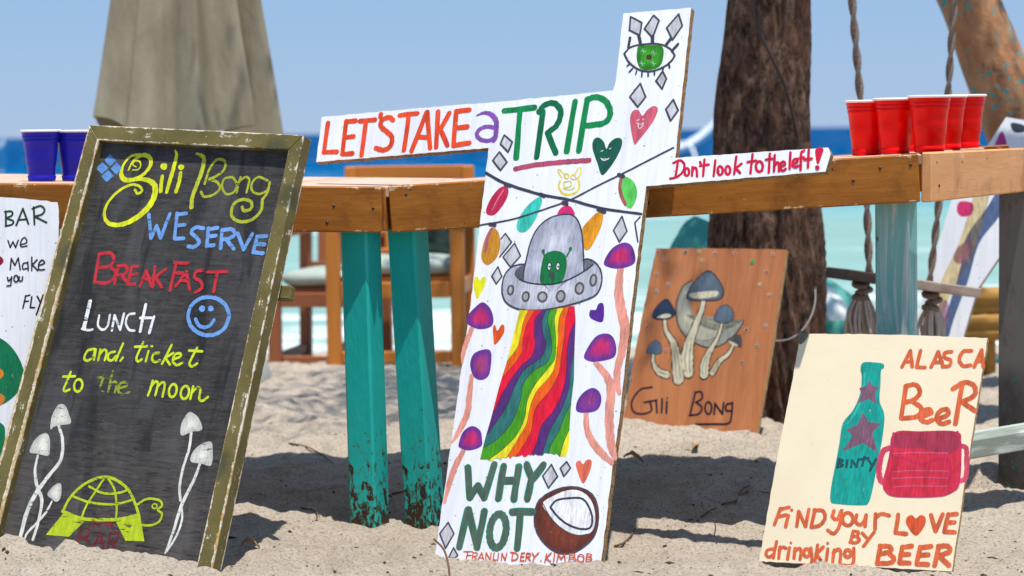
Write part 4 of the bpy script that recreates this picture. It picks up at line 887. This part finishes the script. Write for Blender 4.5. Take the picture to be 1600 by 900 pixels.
# ================================================================ CHAIRS
def armchair(base, yaw, m, label, wid=.49, dep=.48, group='wooden beach chairs'):
    R_ = empty('wooden_chair', Matrix.Translation(base) @ Matrix.Rotation(yaw, 4, 'Z'), label, 'chair', group)
    W = R_.matrix_world if False else R_.matrix_basis
    q = lambda x, y, z: W @ Vector((x, y, z)); h = wid/2
    for s in (-1, 1):
        leg(q(s*h, 0, .55), q(s*h, 0, -.05), .055, .045, m, R_, -yaw); leg(q(s*h, dep+.05, .76), q(s*h, dep, -.05), .05, .045, m, R_, -yaw)
        beam('armrest', q(s*h, -.03, .565), q(s*h, dep+.04, .565), .07, .028, m, R_); beam('side_rail', q(s*h, .028, .285), q(s*h, dep-.03, .285), .03, .06, m, R_)
        beam('stretcher', q(s*h, .028, .03), q(s*h, dep-.028, .03), .028, .04, m, R_)
    beam('front_rail', q(-h+.03, 0, .285), q(h-.03, 0, .285), .03, .062, m, R_); beam('back_rail', q(-h+.03, dep, .285), q(h-.03, dep, .285), .03, .062, m, R_)
    beam('stretcher', q(-h+.03, .005, .02), q(h-.03, .005, .02), .028, .045, m, R_)
    beam('top_rail', q(-h+.02, dep+.05, .735), q(h-.02, dep+.05, .735), .03, .055, m, R_); beam('back_rail', q(-h+.03, dep+.02, .40), q(h-.03, dep+.02, .40), .025, .04, m, R_)
    for k in range(5): x = -h+wid*(k+1)/6; beam('back_slat', q(x, dep+.022, .415), q(x, dep+.048, .712), .045, .016, m, R_, up=Vector((0, 1, 0)))
    for k in range(4): y = .05+k*(dep-.1)/3; beam('seat_slat', q(-h+.02, y, .325), q(h-.02, y, .325), .06, .018, m, R_)
    return R_
def cushion(base, yaw, wid, dep, hgt, m, label, name='seat_cushion', z=.336, tilt=0):
    bm = bmesh.new(); N = 16; vs = {}
    for side in (1, -1):
        for i in range(N+1):
            for j in range(N+1):
                u, v = i/N*2-1, j/N*2-1; e = (1-abs(u)**6)*(1-abs(v)**6); su = u*(1-.03*abs(v)**4); sv = v*(1-.03*abs(u)**4)
                dz = side*hgt/2*max(0, e)**.45*(1+.1*math.sin(3*u+2*v))
                key = (i, j, side if e > 1e-6 else 0)
                if key not in vs: vs[key] = bm.verts.new((su*wid/2, sv*dep/2, dz))
        for i in range(N):
            for j in range(N):
                q = [vs.get((a, b, side)) or vs.get((a, b, 0)) for a, b in ((i, j), (i+1, j), (i+1, j+1), (i, j+1))]
                if len(set(q)) == 4:
                    try: bm.faces.new(q if side > 0 else q[::-1])
                    except ValueError: pass
    me = bpy.data.meshes.new(name); bm.to_mesh(me); bm.free(); me.polygons.foreach_set('use_smooth', [True]*len(me.polygons))
    o = link(name, me, m, None, Matrix.Translation(base) @ Matrix.Rotation(yaw, 4, 'Z') @ Matrix.Translation((0, dep/2, z+hgt/2)) @ Matrix.Rotation(tilt, 4, 'X'))
    return tag(o, label, 'cushion' if name == 'seat_cushion' else 'pillow')
qx = at(620, 566, 8.0); qb = Vector((qx.x, 8.0, qx.z)); armchair(qb, RAD(-4), M['chair'], 'orange-brown wooden armchair behind the two teal legs')
cushion(qb, RAD(-4), .46, .46, .07, M['cushion'], 'pale seat cushion on the orange-brown armchair'); 
cushion(qb+Vector((.10, .30, .10)), RAD(-4), .30, .12, .26, M['pillow'], 'black printed pillow standing on the orange-brown armchair', 'pillow', z=.31)
px_ = at(517, 572, 8.75); pb = Vector((px_.x, 8.75, px_.z)); armchair(pb, RAD(-10), M['chair_shaded'], 'wooden armchair farther back, coloured dark red-brown for shade, between blackboard and teal leg')
cushion(pb, RAD(-10), .46, .46, .075, M['cushion'], 'pale seat cushion on the armchair coloured darker for shade')

# ================================================================ PARASOL
pc = at(300, 212, 7.4); PX, PY = pc.x, 7.4
RP = empty('closed_parasol', Vector((PX, PY, gz(PX, PY))), 'big closed olive-grey parasol rising behind the blackboard', 'parasol')
NA, NZ = 240, 44; vs, fs = [], []
folds = [(-2.75, 1.03), (-2.15, 1.0), (-1.35, 1.06), (-.72, .98), (-.15, 1.02), (.6, .95), (1.4, 1.), (2.3, .97)]   # gore ribs: angle (0 = right, -pi/2 = towards us), size
angs = [a for a, _ in folds]
def canopy_r(a):
    best = None
    for i in range(len(folds)):
        a0, r0 = folds[i]; a1, r1 = folds[(i+1) % len(folds)]
        if a1 < a0: a1 += 2*math.pi
        for aa in (a, a+2*math.pi):
            if a0 <= aa <= a1:
                t = (aa-a0)/(a1-a0); return (r0*(1-t)+r1*t), t, i
    return 1, 0, 0
for j in range(NZ+1):
    t = j/NZ; z = 2.62-(2.62-.893)*t
    Rz = .045+.30*t
    for i in range(NA):
        a = -math.pi+2*math.pi*i/NA; rr, s_, gi = canopy_r(a)
        dep_ = (.22, .22, .20, .62, .52, .16, .14, .12)[gi]
        tuck = (math.sin(math.pi*s_)**1.3)*dep_*min(1, .35+t)
        crease = .045*math.exp(-((min(s_, 1-s_))/.06)**2)*(.3+.7*t)
        r = Rz*(rr-tuck+crease)*(1+.010*math.sin(a*5+t*5)+.008*math.sin(a*11-t*9)+.05*math.sin(a*15+2.2*math.sin(t*2.5))*t*math.exp(-((a+.35)/.55)**2)+.04*math.sin(a*13+1.5*t)*math.exp(-((a+1.9)/.7)**2))
        hem = (.012, .012, -.008, -.03, -.045, -.03, .0, .0)[gi]*(1)+(.045 if gi in (0, 1) else .03)*math.sin(math.pi*s_)*-1
        ends = (.035, 0, 0, .03, 0, 0, 0, 0)
        up_ = .05*math.exp(-((a+2.75)/.25)**2)+.02*math.exp(-((a+.72)/.2)**2)-.05*math.exp(-((a+.05)/.5)**2)-.022*math.exp(-((a+1.6)/.5)**2)
        vs.append((PX+r*math.cos(a)*.98, PY+r*math.sin(a)*.9, z+up_*t**5))
for j in range(NZ):
    for i in range(NA): a = j*NA+i; b = j*NA+(i+1) % NA; fs.append((a, a+NA, b+NA, b))
link('canopy', mesh('canopy', vs, fs, True), M['canvas'], RP, world=True)
tube('pole', [(PX, PY, -.2), (PX, PY, 2.75)], .022, M['pole'], RP, 16)
lathe('finial', [(.0001, 2.80), (.03, 2.77), (.045, 2.70), (.05, 2.6)], 16, M['pole'], RP, Matrix.Translation((PX, PY, 0)))
lathe('base_stand', [(.0001, .16), (.06, .15), (.07, .08), (.25, .07), (.27, .0), (.27, -.1)], 32, M['pole'], RP, Matrix.Translation((PX, PY, gz(PX, PY))))

# ================================================================ TREES
def trunk_mesh(name, path, radii, mat_, parent, ns=110, seg=8, amp=.10, ridges=11, seed=0):
    pts = cr([(*p, r_) for p, r_ in zip(path, radii)], seg); rng = random.Random(seed)
    P = [Vector(q[:3]) for q in pts]; Rr = [q[3] for q in pts]; vs = []; t_prev = None; nrm = Vector((1, 0, 0)); n = len(P); L = 0
    A = np.linspace(0, 2*np.pi, ns, endpoint=False)
    for i, q in enumerate(P):
        t = (P[min(i+1, n-1)]-P[max(i-1, 0)]).normalized(); nrm = (nrm-t*nrm.dot(t)).normalized(); b = t.cross(nrm)
        if i: L += (q-P[i-1]).length
        cx_, cy_ = np.cos(A), np.sin(A)
        dsp = np.zeros(ns)
        for f_, a_ in ((ridges, .55), (ridges*2.3, .35), (ridges*5, .22)):
            dsp += a_*(1-2*np.abs(pn(cx_*f_/3.2+seed+L*.9*(f_/ridges)+7, cy_*f_/3.2+L*3.2*(f_/ridges)**.9)))-.2*a_
        dsp += .65*pn(cx_*1.2+20+L*1.5, cy_*1.2+L*2.1)
        for k in range(ns): vs.append(q+(nrm*float(cx_[k])+b*float(cy_[k]))*Rr[i]*(1+amp*float(dsp[k])))
    fs = [(i*ns+k, i*ns+(k+1) % ns, (i+1)*ns+(k+1) % ns, (i+1)*ns+k) for i in range(n-1) for k in range(ns)]
    return link(name, mesh(name, vs, fs, True), mat_, parent, world=True)
Yt = 6.1
def tp(x, y, dY=0): return tuple(at(x, y, Yt+dY))
TR = empty('dark_bark_tree', Vector((at(1218, 655, Yt).x, Yt, 0)), 'thick dark tree trunk with furrowed bark behind the arm of the white sign', 'tree')
path = [tp(1216, 760), tp(1218, 660), tp(1208, 560), tp(1200, 450), tp(1194, 330), tp(1190, 180), tp(1200, 40), tp(1208, -150), tp(1205, -500), tp(1230, -1000), tp(1200, -1500)]
trunk_mesh('trunk', path, [.165, .146, .142, .143, .136, .120, .105, .102, .09, .08, .05], M['bark'], TR, seg=14, amp=.24, ns=200, ridges=9)
crown_pts = []
rngc = random.Random(11)
top = Vector(path[-1])
def limb(p0, p1, r0, name='limb'):
    mid = p0.lerp(p1, .5)+Vector((rngc.uniform(-.1, .1), rngc.uniform(-.1, .1), rngc.uniform(0, .15)))
    P = [Vector(q) for q in cr([tuple(p0), tuple(mid), tuple(p1)], 6)]
    tube(name, P, [r0*(1-.7*i/(len(P)-1)) for i in range(len(P))], M['bark'], TR, 8); return P
lend = [((1.3, 6.5, 3.6)), ((.3, 7.0, 3.5)), (1.5, 6.9, 3.2), ((.5, 7.4, 3.4)), ((1.6, 7.3, 3.8)), ((.8, 6.1, 4.4)), ((.12, 5.6, 3.6)), ((-.05, 6.3, 3.8))]
for e in lend:
    P = limb(Vector(path[-2]).lerp(top, rngc.random()), Vector(e), .05)
    for q in P[4:]:
        for _ in range(5): crown_pts.append(q+Vector((rngc.gauss(0, .35), rngc.gauss(0, .35), rngc.gauss(0, .22))))
# branch that carries the swing
br0 = Vector(at(1202, -420, Yt)); br1 = Vector((1.75, 5.72, 2.25))
swing_branch = limb(br0, br1, .055, 'limb')
vs, fs = [], []
for c in crown_pts:
    for _ in range(34):
        q = c+Vector((rngc.gauss(0, .13), rngc.gauss(0, .13), rngc.gauss(0, .10))); d = Vector((rngc.gauss(0, 1), rngc.gauss(0, 1), rngc.gauss(-.3, .6))).normalized(); s_ = d.orthogonal().normalized()
        l, w_ = rngc.uniform(.05, .09), rngc.uniform(.016, .028); i = len(vs)
        vs += [q-d*l/2, q+s_*w_/2, q+d*l/2+Vector((0, 0, -.006)), q-s_*w_/2]; fs.append((i, i+1, i+2, i+3))
crown = link('crown', mesh('crown', vs, fs), M['leaf'], TR, world=True); crown['kind'] = 'stuff'
# wire wound on the trunk and loose cable loop
def trunk_front(x, y, r_=.02): return at(x, y, Yt-.172-r_*.2)
tube('trunk_wire', cr([tuple(trunk_front(x, y)+Vector((0, d, 0))) for x, y, d in ((1172, -20, 0), (1182, 40, -.005), (1205, 90, -.01), (1228, 140, 0), (1243, 190, .03), (1256, 235, .08))], 5), .0045, M['wire_dark'], TR)
cab = empty('cable_loop', trunk_front(1250, 520), 'grey loose cable hanging from the dark tree trunk beside the brown sign', 'cable')
tube('cable', cr([tuple(trunk_front(x, y)+Vector((0, d, 0))) for x, y, d in ((1190, 522, -.02), (1212, 531, -.03), (1238, 525, -.03), (1262, 505, .0), (1277, 478, .05), (1282, 450, .10))], 6), .0024, M['wire'], cab)
# pale trunk leaning at the right
Y2 = 6.7
T_ = empty('leaning_trunk', at(1640, 480, Y2), 'leaning smooth tan tree trunk with teal paint flecks, upper right corner', 'tree')
trunk_mesh('trunk', [tuple(at(x, y, Y2)) for x, y in ((1700, 640), (1675, 500), (1640, 330), (1583, 185), (1552, 100), (1522, 20), (1490, -60), (1440, -220), (1400, -420))], [.12, .112, .103, .100, .096, .090, .092, .085, .07], M['palebark'], T_, seg=12, amp=.07, ridges=5, seed=5, ns=90)

# ================================================================ ROPE SWING
Ys = 5.7
SW = empty('rope_swing', at(1410, 430, Ys), 'rope swing with a narrow grey plank seat hanging behind the pale teal leg', 'swing')
a_, b_ = at(1307, 427, Ys-.06), at(1514, 456, Ys+.10)
m_ = a_.lerp(b_, .30); o = beam('seat_plank', a_, m_, .12, .030, M['seatdark'], SW); o['label'] = 'dark end of the seat'; o = beam('seat_plank', m_+(b_-a_).normalized()*.001, b_, .12, .028, M['seatwood'], SW)
def rope2(name, p0, p1, r, turns, parent):
    vs, fs = [], []
    n = max(20, int(turns*9))
    for ph in (0, math.pi):
        pts = []
        for i in range(n+1):
            t = i/n; q = Vector(p0).lerp(Vector(p1), t); a = ph+2*math.pi*turns*t; pts.append(q+Vector((math.cos(a)*r*.62, math.sin(a)*r*.62, 0))+Vector((.006*math.sin(t*9), 0, 0)))
        tube_data(pts, r*.72, 7, vs, fs)
    return link(name, mesh(name, vs, fs, True), M['rope'], parent, world=True)
ra0, ra1 = at(1358, 430, Ys-.02), at(1331, -40, Ys-.02); dir_ = (ra1-ra0); rope2('rope', ra0, ra0+dir_*((2.27-ra0.z)/dir_.z), .0092, 12, SW)
rb0, rb1 = at(1452, 445, Ys+.05), at(1488, 60, Ys+.05); dir_ = (rb1-rb0); rope2('rope', rb0, rb0+dir_*((2.25-rb0.z)/dir_.z), .0085, 12, SW)
def tassel(x, y0, y1, w_, Yd):
    vs, fs = [], []; rg = random.Random(x)
    for i in range(34):
        a = rg.uniform(0, 6.28); rr = rg.uniform(0, 1)**.5*w_*.5/F*Yd; p0 = at(x, y0+22, Yd)+Vector((rr*.35*math.cos(a), rr*.35*math.sin(a), 0)); p1 = at(x+rg.uniform(-5, 5), y1-rg.uniform(0, 26), Yd)+Vector((rr*1.25*math.cos(a), rr*math.sin(a), 0)); pm = p0.lerp(p1, .5)+Vector((rg.gauss(0, .004), rg.gauss(0, .004), 0))+Vector((rr*.5*math.cos(a), 0, 0))
        tube_data([Vector(q) for q in cr([tuple(p0), tuple(pm), tuple(p1)], 4)], rg.uniform(.003, .006), 5, vs, fs)
    link('frayed_end', mesh('frayed_end', vs, fs, True), M['fray'], SW, world=True)
    vs, fs = [], []
    for k in range(3):
        c = at(x+(k % 2)*5-2, y0+8+k*11, Yd); pts = []
        for i in range(15): a = 2*math.pi*i/12; pts.append(c+Vector((math.cos(a)*.017, math.sin(a)*.017, .005*math.sin(a+k*2))))
        tube_data(pts, .0095, 7, vs, fs)
    link('knot', mesh('knot', vs, fs, True), M['rope'], SW, world=True)
tassel(1347, 436, 545, 40, Ys-.02); tassel(1456, 452, 560, 34, Ys+.05)

# ================================================================ PAINTED PLANK (long leaning board)
PLM = plane_through(at(1520, 350, 6.05), RAD(20), RAD(14), base=(1410, 600))
r = empty('painted_plank', PLM, 'long leaning plank painted white, cream, pink and navy, behind the swing', 'board')
slab('plank', PLM, [(1572, 183), (1648, 196), (1610, 330), (1527, 452), (1478, 620), (1385, 640), (1440, 470), (1486, 315)], .03, [M['white'], M['seatwood']], r, jit=0)
p = Painter(r, PLM, step=.00012); p.ctx('P')
def band(c, pts, lab=None): p.begin('painted_band', lab); p.f(c, pts); p.end()
band((226, 206, 160), "1556,250 1540,330 1520,400 1490,450 1470,500 1448,560 1430,556 1450,490 1470,440 1498,380 1520,310 1535,250", 'cream band')
band((90, 110, 150), "1606,240 1590,290 1560,340 1530,380 1512,440 1490,500 1470,570 1452,600 1440,590 1460,540 1482,480 1500,420 1510,370 1545,320 1572,270 1588,235", 'navy blue band')
for q, c in (("1500,315 1520,318 1518,335 1502,338 1495,328", (214, 50, 110)), ("1505,380 1518,372 1518,395 1500,412 1490,405 1494,390", (214, 140, 150)), ("1555,225 1566,205 1574,230 1570,250 1552,250", (190, 60, 140)), ("1580,192 1600,196 1600,206 1584,206", (60, 66, 80)), ("1466,478 1480,470 1482,500 1466,520 1458,508", (200, 150, 190))):
    p.begin('painted_oval'); p.f(c, q); p.end()

# ================================================================ BEANBAG, BAMBOO BENCH, STONE
def blob(name, pts, m, label, cat):
    """draped bag: stack of rings (x px, y px, half width px, depth) at one distance"""
    ns = 40; vs, fs = [], []
    Q = cr(pts, 6)
    for i, q in enumerate(Q):
        c = at(q[0], q[1], q[3])
        hw = q[2]*q[3]/F
        for k in range(ns):
            a = 2*math.pi*k/ns; rr = hw*(1+.07*math.sin(3*a+i*.15)+.05*math.sin(7*a+i*.3))
            vs.append((c.x+rr*math.cos(a), c.y+.8*rr*math.sin(a), c.z))
    for i in range(len(Q)-1):
        for k in range(ns): a = i*ns+k; b = i*ns+(k+1) % ns; fs.append((a, b, b+ns, a+ns))
    fs.append(tuple(range(ns)))
    o = link(name, mesh(name, vs, fs, True, None), m, None); return tag(o, label, cat)
o = blob('beanbag', [(1086, 338, 2, 7.4), (1090, 350, 22, 7.4), (1100, 380, 52, 7.4), (1120, 430, 92, 7.4), (1135, 490, 118, 7.4), (1140, 560, 125, 7.4), (1140, 620, 120, 7.4)], M['beanbag'], 'sea-green slumped beanbag behind the brown sign, left of the tree trunk', 'beanbag')
o = blob('beanbag', [(1262, 425, 3, 7.8), (1268, 440, 30, 7.8), (1282, 480, 66, 7.8), (1296, 520, 90, 7.8), (1300, 560, 96, 7.8), (1300, 600, 92, 7.8)], M['beanbag'], 'sea-green slumped beanbag right of the tree trunk, under the swing', 'beanbag')
pa = blob('side_panel', [(1272, 440, 8, 7.62), (1284, 455, 20, 7.60), (1296, 478, 24, 7.52), (1306, 500, 14, 7.46)], M['beanbag_white'], None, None); pa.parent = o; pa['label'] = 'white panel of the beanbag'
bb = empty('bamboo_bench', at(1560, 570, 7.2), 'yellow bamboo bench at the right, behind the dark post', 'bench')
Mb = M['bamboo']
for y, r_, nm in ((462, .035, 'bamboo_pole'), (478, .028, 'bamboo_pole'), (500, .035, 'bamboo_pole'), (518, .03, 'bamboo_pole')):
    p0, p1 = at(1488, y+4, 7.2), at(1700, y-4, 7.3); n = 24
    tube(nm, [p0.lerp(p1, i/n) for i in range(n+1)], [r_*(1.12 if i % 5 == 0 else 1) for i in range(n+1)], Mb, bb, 12)
for x in (1512, 1545, 1600, 1660): tube('bamboo_post', [at(x, 450, 7.26), at(x, 600, 7.26)], .024, Mb, bb, 12)
def stone(name, px, py, Y, r_, m, label, sq=.7, cat='stone'):
    bm = bmesh.new(); bmesh.ops.create_icosphere(bm, subdivisions=3, radius=r_); rg = random.Random(px)
    ox, oy = rg.random()*50, rg.random()*50
    for v in bm.verts:
        d = float(pn(np.array([v.co.x/r_*1.3+ox+v.co.z/r_]), np.array([v.co.y/r_*1.3+oy]))[0]); v.co *= 1+.4*d; v.co.z *= sq
    me = bpy.data.meshes.new(name); bm.to_mesh(me); bm.free(); me.polygons.foreach_set('use_smooth', [True]*len(me.polygons))
    c = at(px, py, Y); o = link(name, me, m, None, Matrix.Translation((c.x, c.y, c.z))); return tag(o, label, cat)
stone('round_stone', 1548, 565, 7.6, .05, M['darkpost'], 'dark round stone on the sand behind the cream sign, by the dark post')

# ================================================================ BOATS
def boat(cx, cy, Y, L, m1, m2, label, yaw=0, sh=1.):
    o0 = at(cx, cy, Y); Rm = Matrix.Translation((o0.x, Y, -.32)) @ Matrix.Rotation(yaw, 4, 'Z'); R_ = empty('outrigger_boat', Rm, label, 'boat', 'boats moored off the beach')
    def sec(z0, z1, wmul, m, nm, sheer):
        N = 24; vs, fs = [], []
        for i in range(N+1):
            t = i/N*2-1; w_ = .42*wmul*(1-abs(t)**2.6)+.03; up = sheer*abs(t)**2.4
            for s in (-1, 1):
                vs += [(t*L/2, s*w_*.75, z0+up), (t*L/2, s*w_, z1+up)]
        for i in range(N):
            a = i*4; fs += [(a, a+4, a+5, a+1), (a+2, a+3, a+7, a+6), (a+1, a+5, a+7, a+3), (a, a+2, a+6, a+4)]
        fs += [(0, 1, 3, 2), (N*4, N*4+2, N*4+3, N*4+1)]
        return link(nm, mesh(nm, vs, fs), m, R_)
    sec(-.1, .45, .9, m2, 'hull', .6*sh); sec(.45, .62, 1.02, m1, 'gunwale', .6*sh)
    for s in (-1, 1):
        P = [(x, s*1.6, .12+.25*(abs(x)/(L*.4))**3) for x in np.linspace(-L*.4, L*.4, 9)]; vs, fs = tube_data(P, .05, 8); link('outrigger_float', mesh('outrigger_float', vs, fs, True), m1, R_)
    for x in (-L*.22, L*.2):
        P = cr([(x, -1.6, .15), (x, -1., .75), (x, 0, .85), (x, 1., .75), (x, 1.6, .15)], 5); vs, fs = tube_data(P, .035, 8); link('outrigger_arm', mesh('outrigger_arm', vs, fs, True), m1, R_)
    return R_
boat(1010, 235, 52, 4.2, M['boatwhite'], M['boatblue'], 'white and blue outrigger boat on the sea between the white sign and the tree trunk', .25, 1.7)
boat(-90, 250, 50, 3.0, M['boatwhite'], M['boatblue'], 'white boat on the sea at the left edge, left of the blue cups', .1, 1.)

# ================================================================ TWIGS, LEAVES, DEBRIS
def ground_at(x, y, Y0):
    """march the pixel ray to the sand"""
    d = ray(x, y); lo = 3.4
    for k in range(1200):
        Y = 3.4+k*.01; q = CL+d*(Y/d.y)
        if q.z < gz(q.x, q.y): return q
    return CL+d*(Y0/d.y)
def twig(pts, r0, label, lift=.006, arch=0):
    P = [ground_at(x, y, 4.5) for x, y in pts]; P = [q+Vector((0, 0, lift+arch*math.sin(math.pi*i/(len(P)-1)))) for i, q in enumerate(P)]
    C_ = [Vector(q) for q in cr([tuple(q) for q in P], 5)]
    o = tube('twig', C_, [r0*(1-.6*i/(len(C_)-1))*(1+.15*math.sin(i*2.1)) for i in range(len(C_))], M['twig'], None, 6); tag(o, label, 'twig')
twig([(452, 696), (478, 701), (500, 712), (521, 728)], .003, 'thin curved twig on the sand between the blackboard and the teal legs')
twig([(612, 776), (640, 770)], .003, 'short pale twig in the shade beside the leaning teal leg')
twig([(470, 797), (492, 803), (500, 812)], .0025, 'small twig at the edge of the table shade near the blackboard')
twig([(960, 858), (975, 852), (988, 838), (992, 830)], .003, 'dark twig on the sand at the foot of the white sign')
twig([(1128, 792), (1150, 786), (1168, 772), (1202, 774)], .0028, 'long twig in the table shade left of the cream sign')
twig([(1150, 788), (1160, 768), (1172, 762)], .002, 'fine forked twig beside the long one in the table shade')
twig([(1095, 812), (1110, 802), (1120, 797)], .002, 'short twig lying in the middle of the table shade')
tb = [at(703, 905, 4.0), at(700, 880, 4.02), at(693, 858, 4.05), at(678, 842, 4.07)]
tag(tube('twig', cr([tuple(q) for q in tb], 5), .0022, M['twig'], None, 6), 'reddish bent twig standing up before the lower left corner of the white sign', 'twig')
tb = [at(1116, 838, 4.22), at(1118, 822, 4.22), at(1114, 812, 4.22)]
tag(tube('twig', cr([tuple(q) for q in tb], 4), .0013, M['twig'], None, 5), 'short upright stalk in the sand left of the cream sign', 'twig')
rg = random.Random(3); vs, fs = [], []
gxs, gys = [], []
for i in range(1700):
    Y = 3.8+5*rg.random()**1.7; gxs.append(rg.uniform(-.3, .3)*Y); gys.append(Y)
gzs = ground_z(np.array(gxs), np.array(gys))
for x, y, z in zip(gxs, gys, gzs):
    r_ = rg.choice((.0009, .0012, .0018, .0028, .0014))*(1+rg.random()); c = Vector((x, y, z+r_*.3)); i = len(vs); a = rg.random()*6
    el_ = rg.choice((1, 1, 1.5, 3))
    for dx, dy, dz in ((1, 0, 0), (0, 1, 0), (-1, 0, 0), (0, -1, 0), (0, 0, .7), (0, 0, -.7)):
        X_, Y_2 = dx*el_*r_*rg.uniform(.7, 1.3), dy*r_; vs.append(c+Vector((X_*math.cos(a)-Y_2*math.sin(a), X_*math.sin(a)+Y_2*math.cos(a), dz*r_)))
    for f_ in ((0, 1, 4), (1, 2, 4), (2, 3, 4), (3, 0, 4), (1, 0, 5), (2, 1, 5), (3, 2, 5), (0, 3, 5)): fs.append(tuple(i+k for k in f_))
tag(link('beach_debris', mesh('beach_debris', vs, fs), M['debris']), 'small dark bits of bark and coral scattered over the sand', kind='stuff')

def dry_leaf(px, py, L_, W_, ang, label):
    q = ground_at(px, py, 4.5); vs, fs = [], []; n = 8
    for i in range(n+1):
        t = i/n; w_ = W_*math.sin(math.pi*min(1, t*.97+.03))**.8; x = (t-.5)*L_; zc = .012*math.sin(math.pi*t*1.3)
        for s_ in (-1, 0, 1): vs.append((x, s_*w_, zc+abs(s_)*W_*.55+.002*math.sin(t*17+s_)))
    for i in range(n): a = i*3; fs += [(a, a+3, a+4, a+1), (a+1, a+4, a+5, a+2)]
    o = link('dry_leaf', mesh('dry_leaf', vs, fs, True), M['leafdry'], None, Matrix.Translation(q+Vector((0, 0, .008))) @ Matrix.Rotation(ang, 4, 'Z') @ Matrix.Rotation(.3, 4, 'X')); tag(o, label, 'leaf', 'dry leaves on the sand')
M['leafdry'] = NM('dry brown leaf').fin((.30, .17, .08), .8, .2)
dry_leaf(990, 722, .055, .011, -.5, 'small dry leaf on lit sand just right of the white sign')
dry_leaf(392, 858, .04, .009, .4, 'small dry leaf on the sand right of the blackboard foot')
dry_leaf(1085, 706, .035, .008, 1.1, 'small dry leaf on the sand in front of the brown sign')
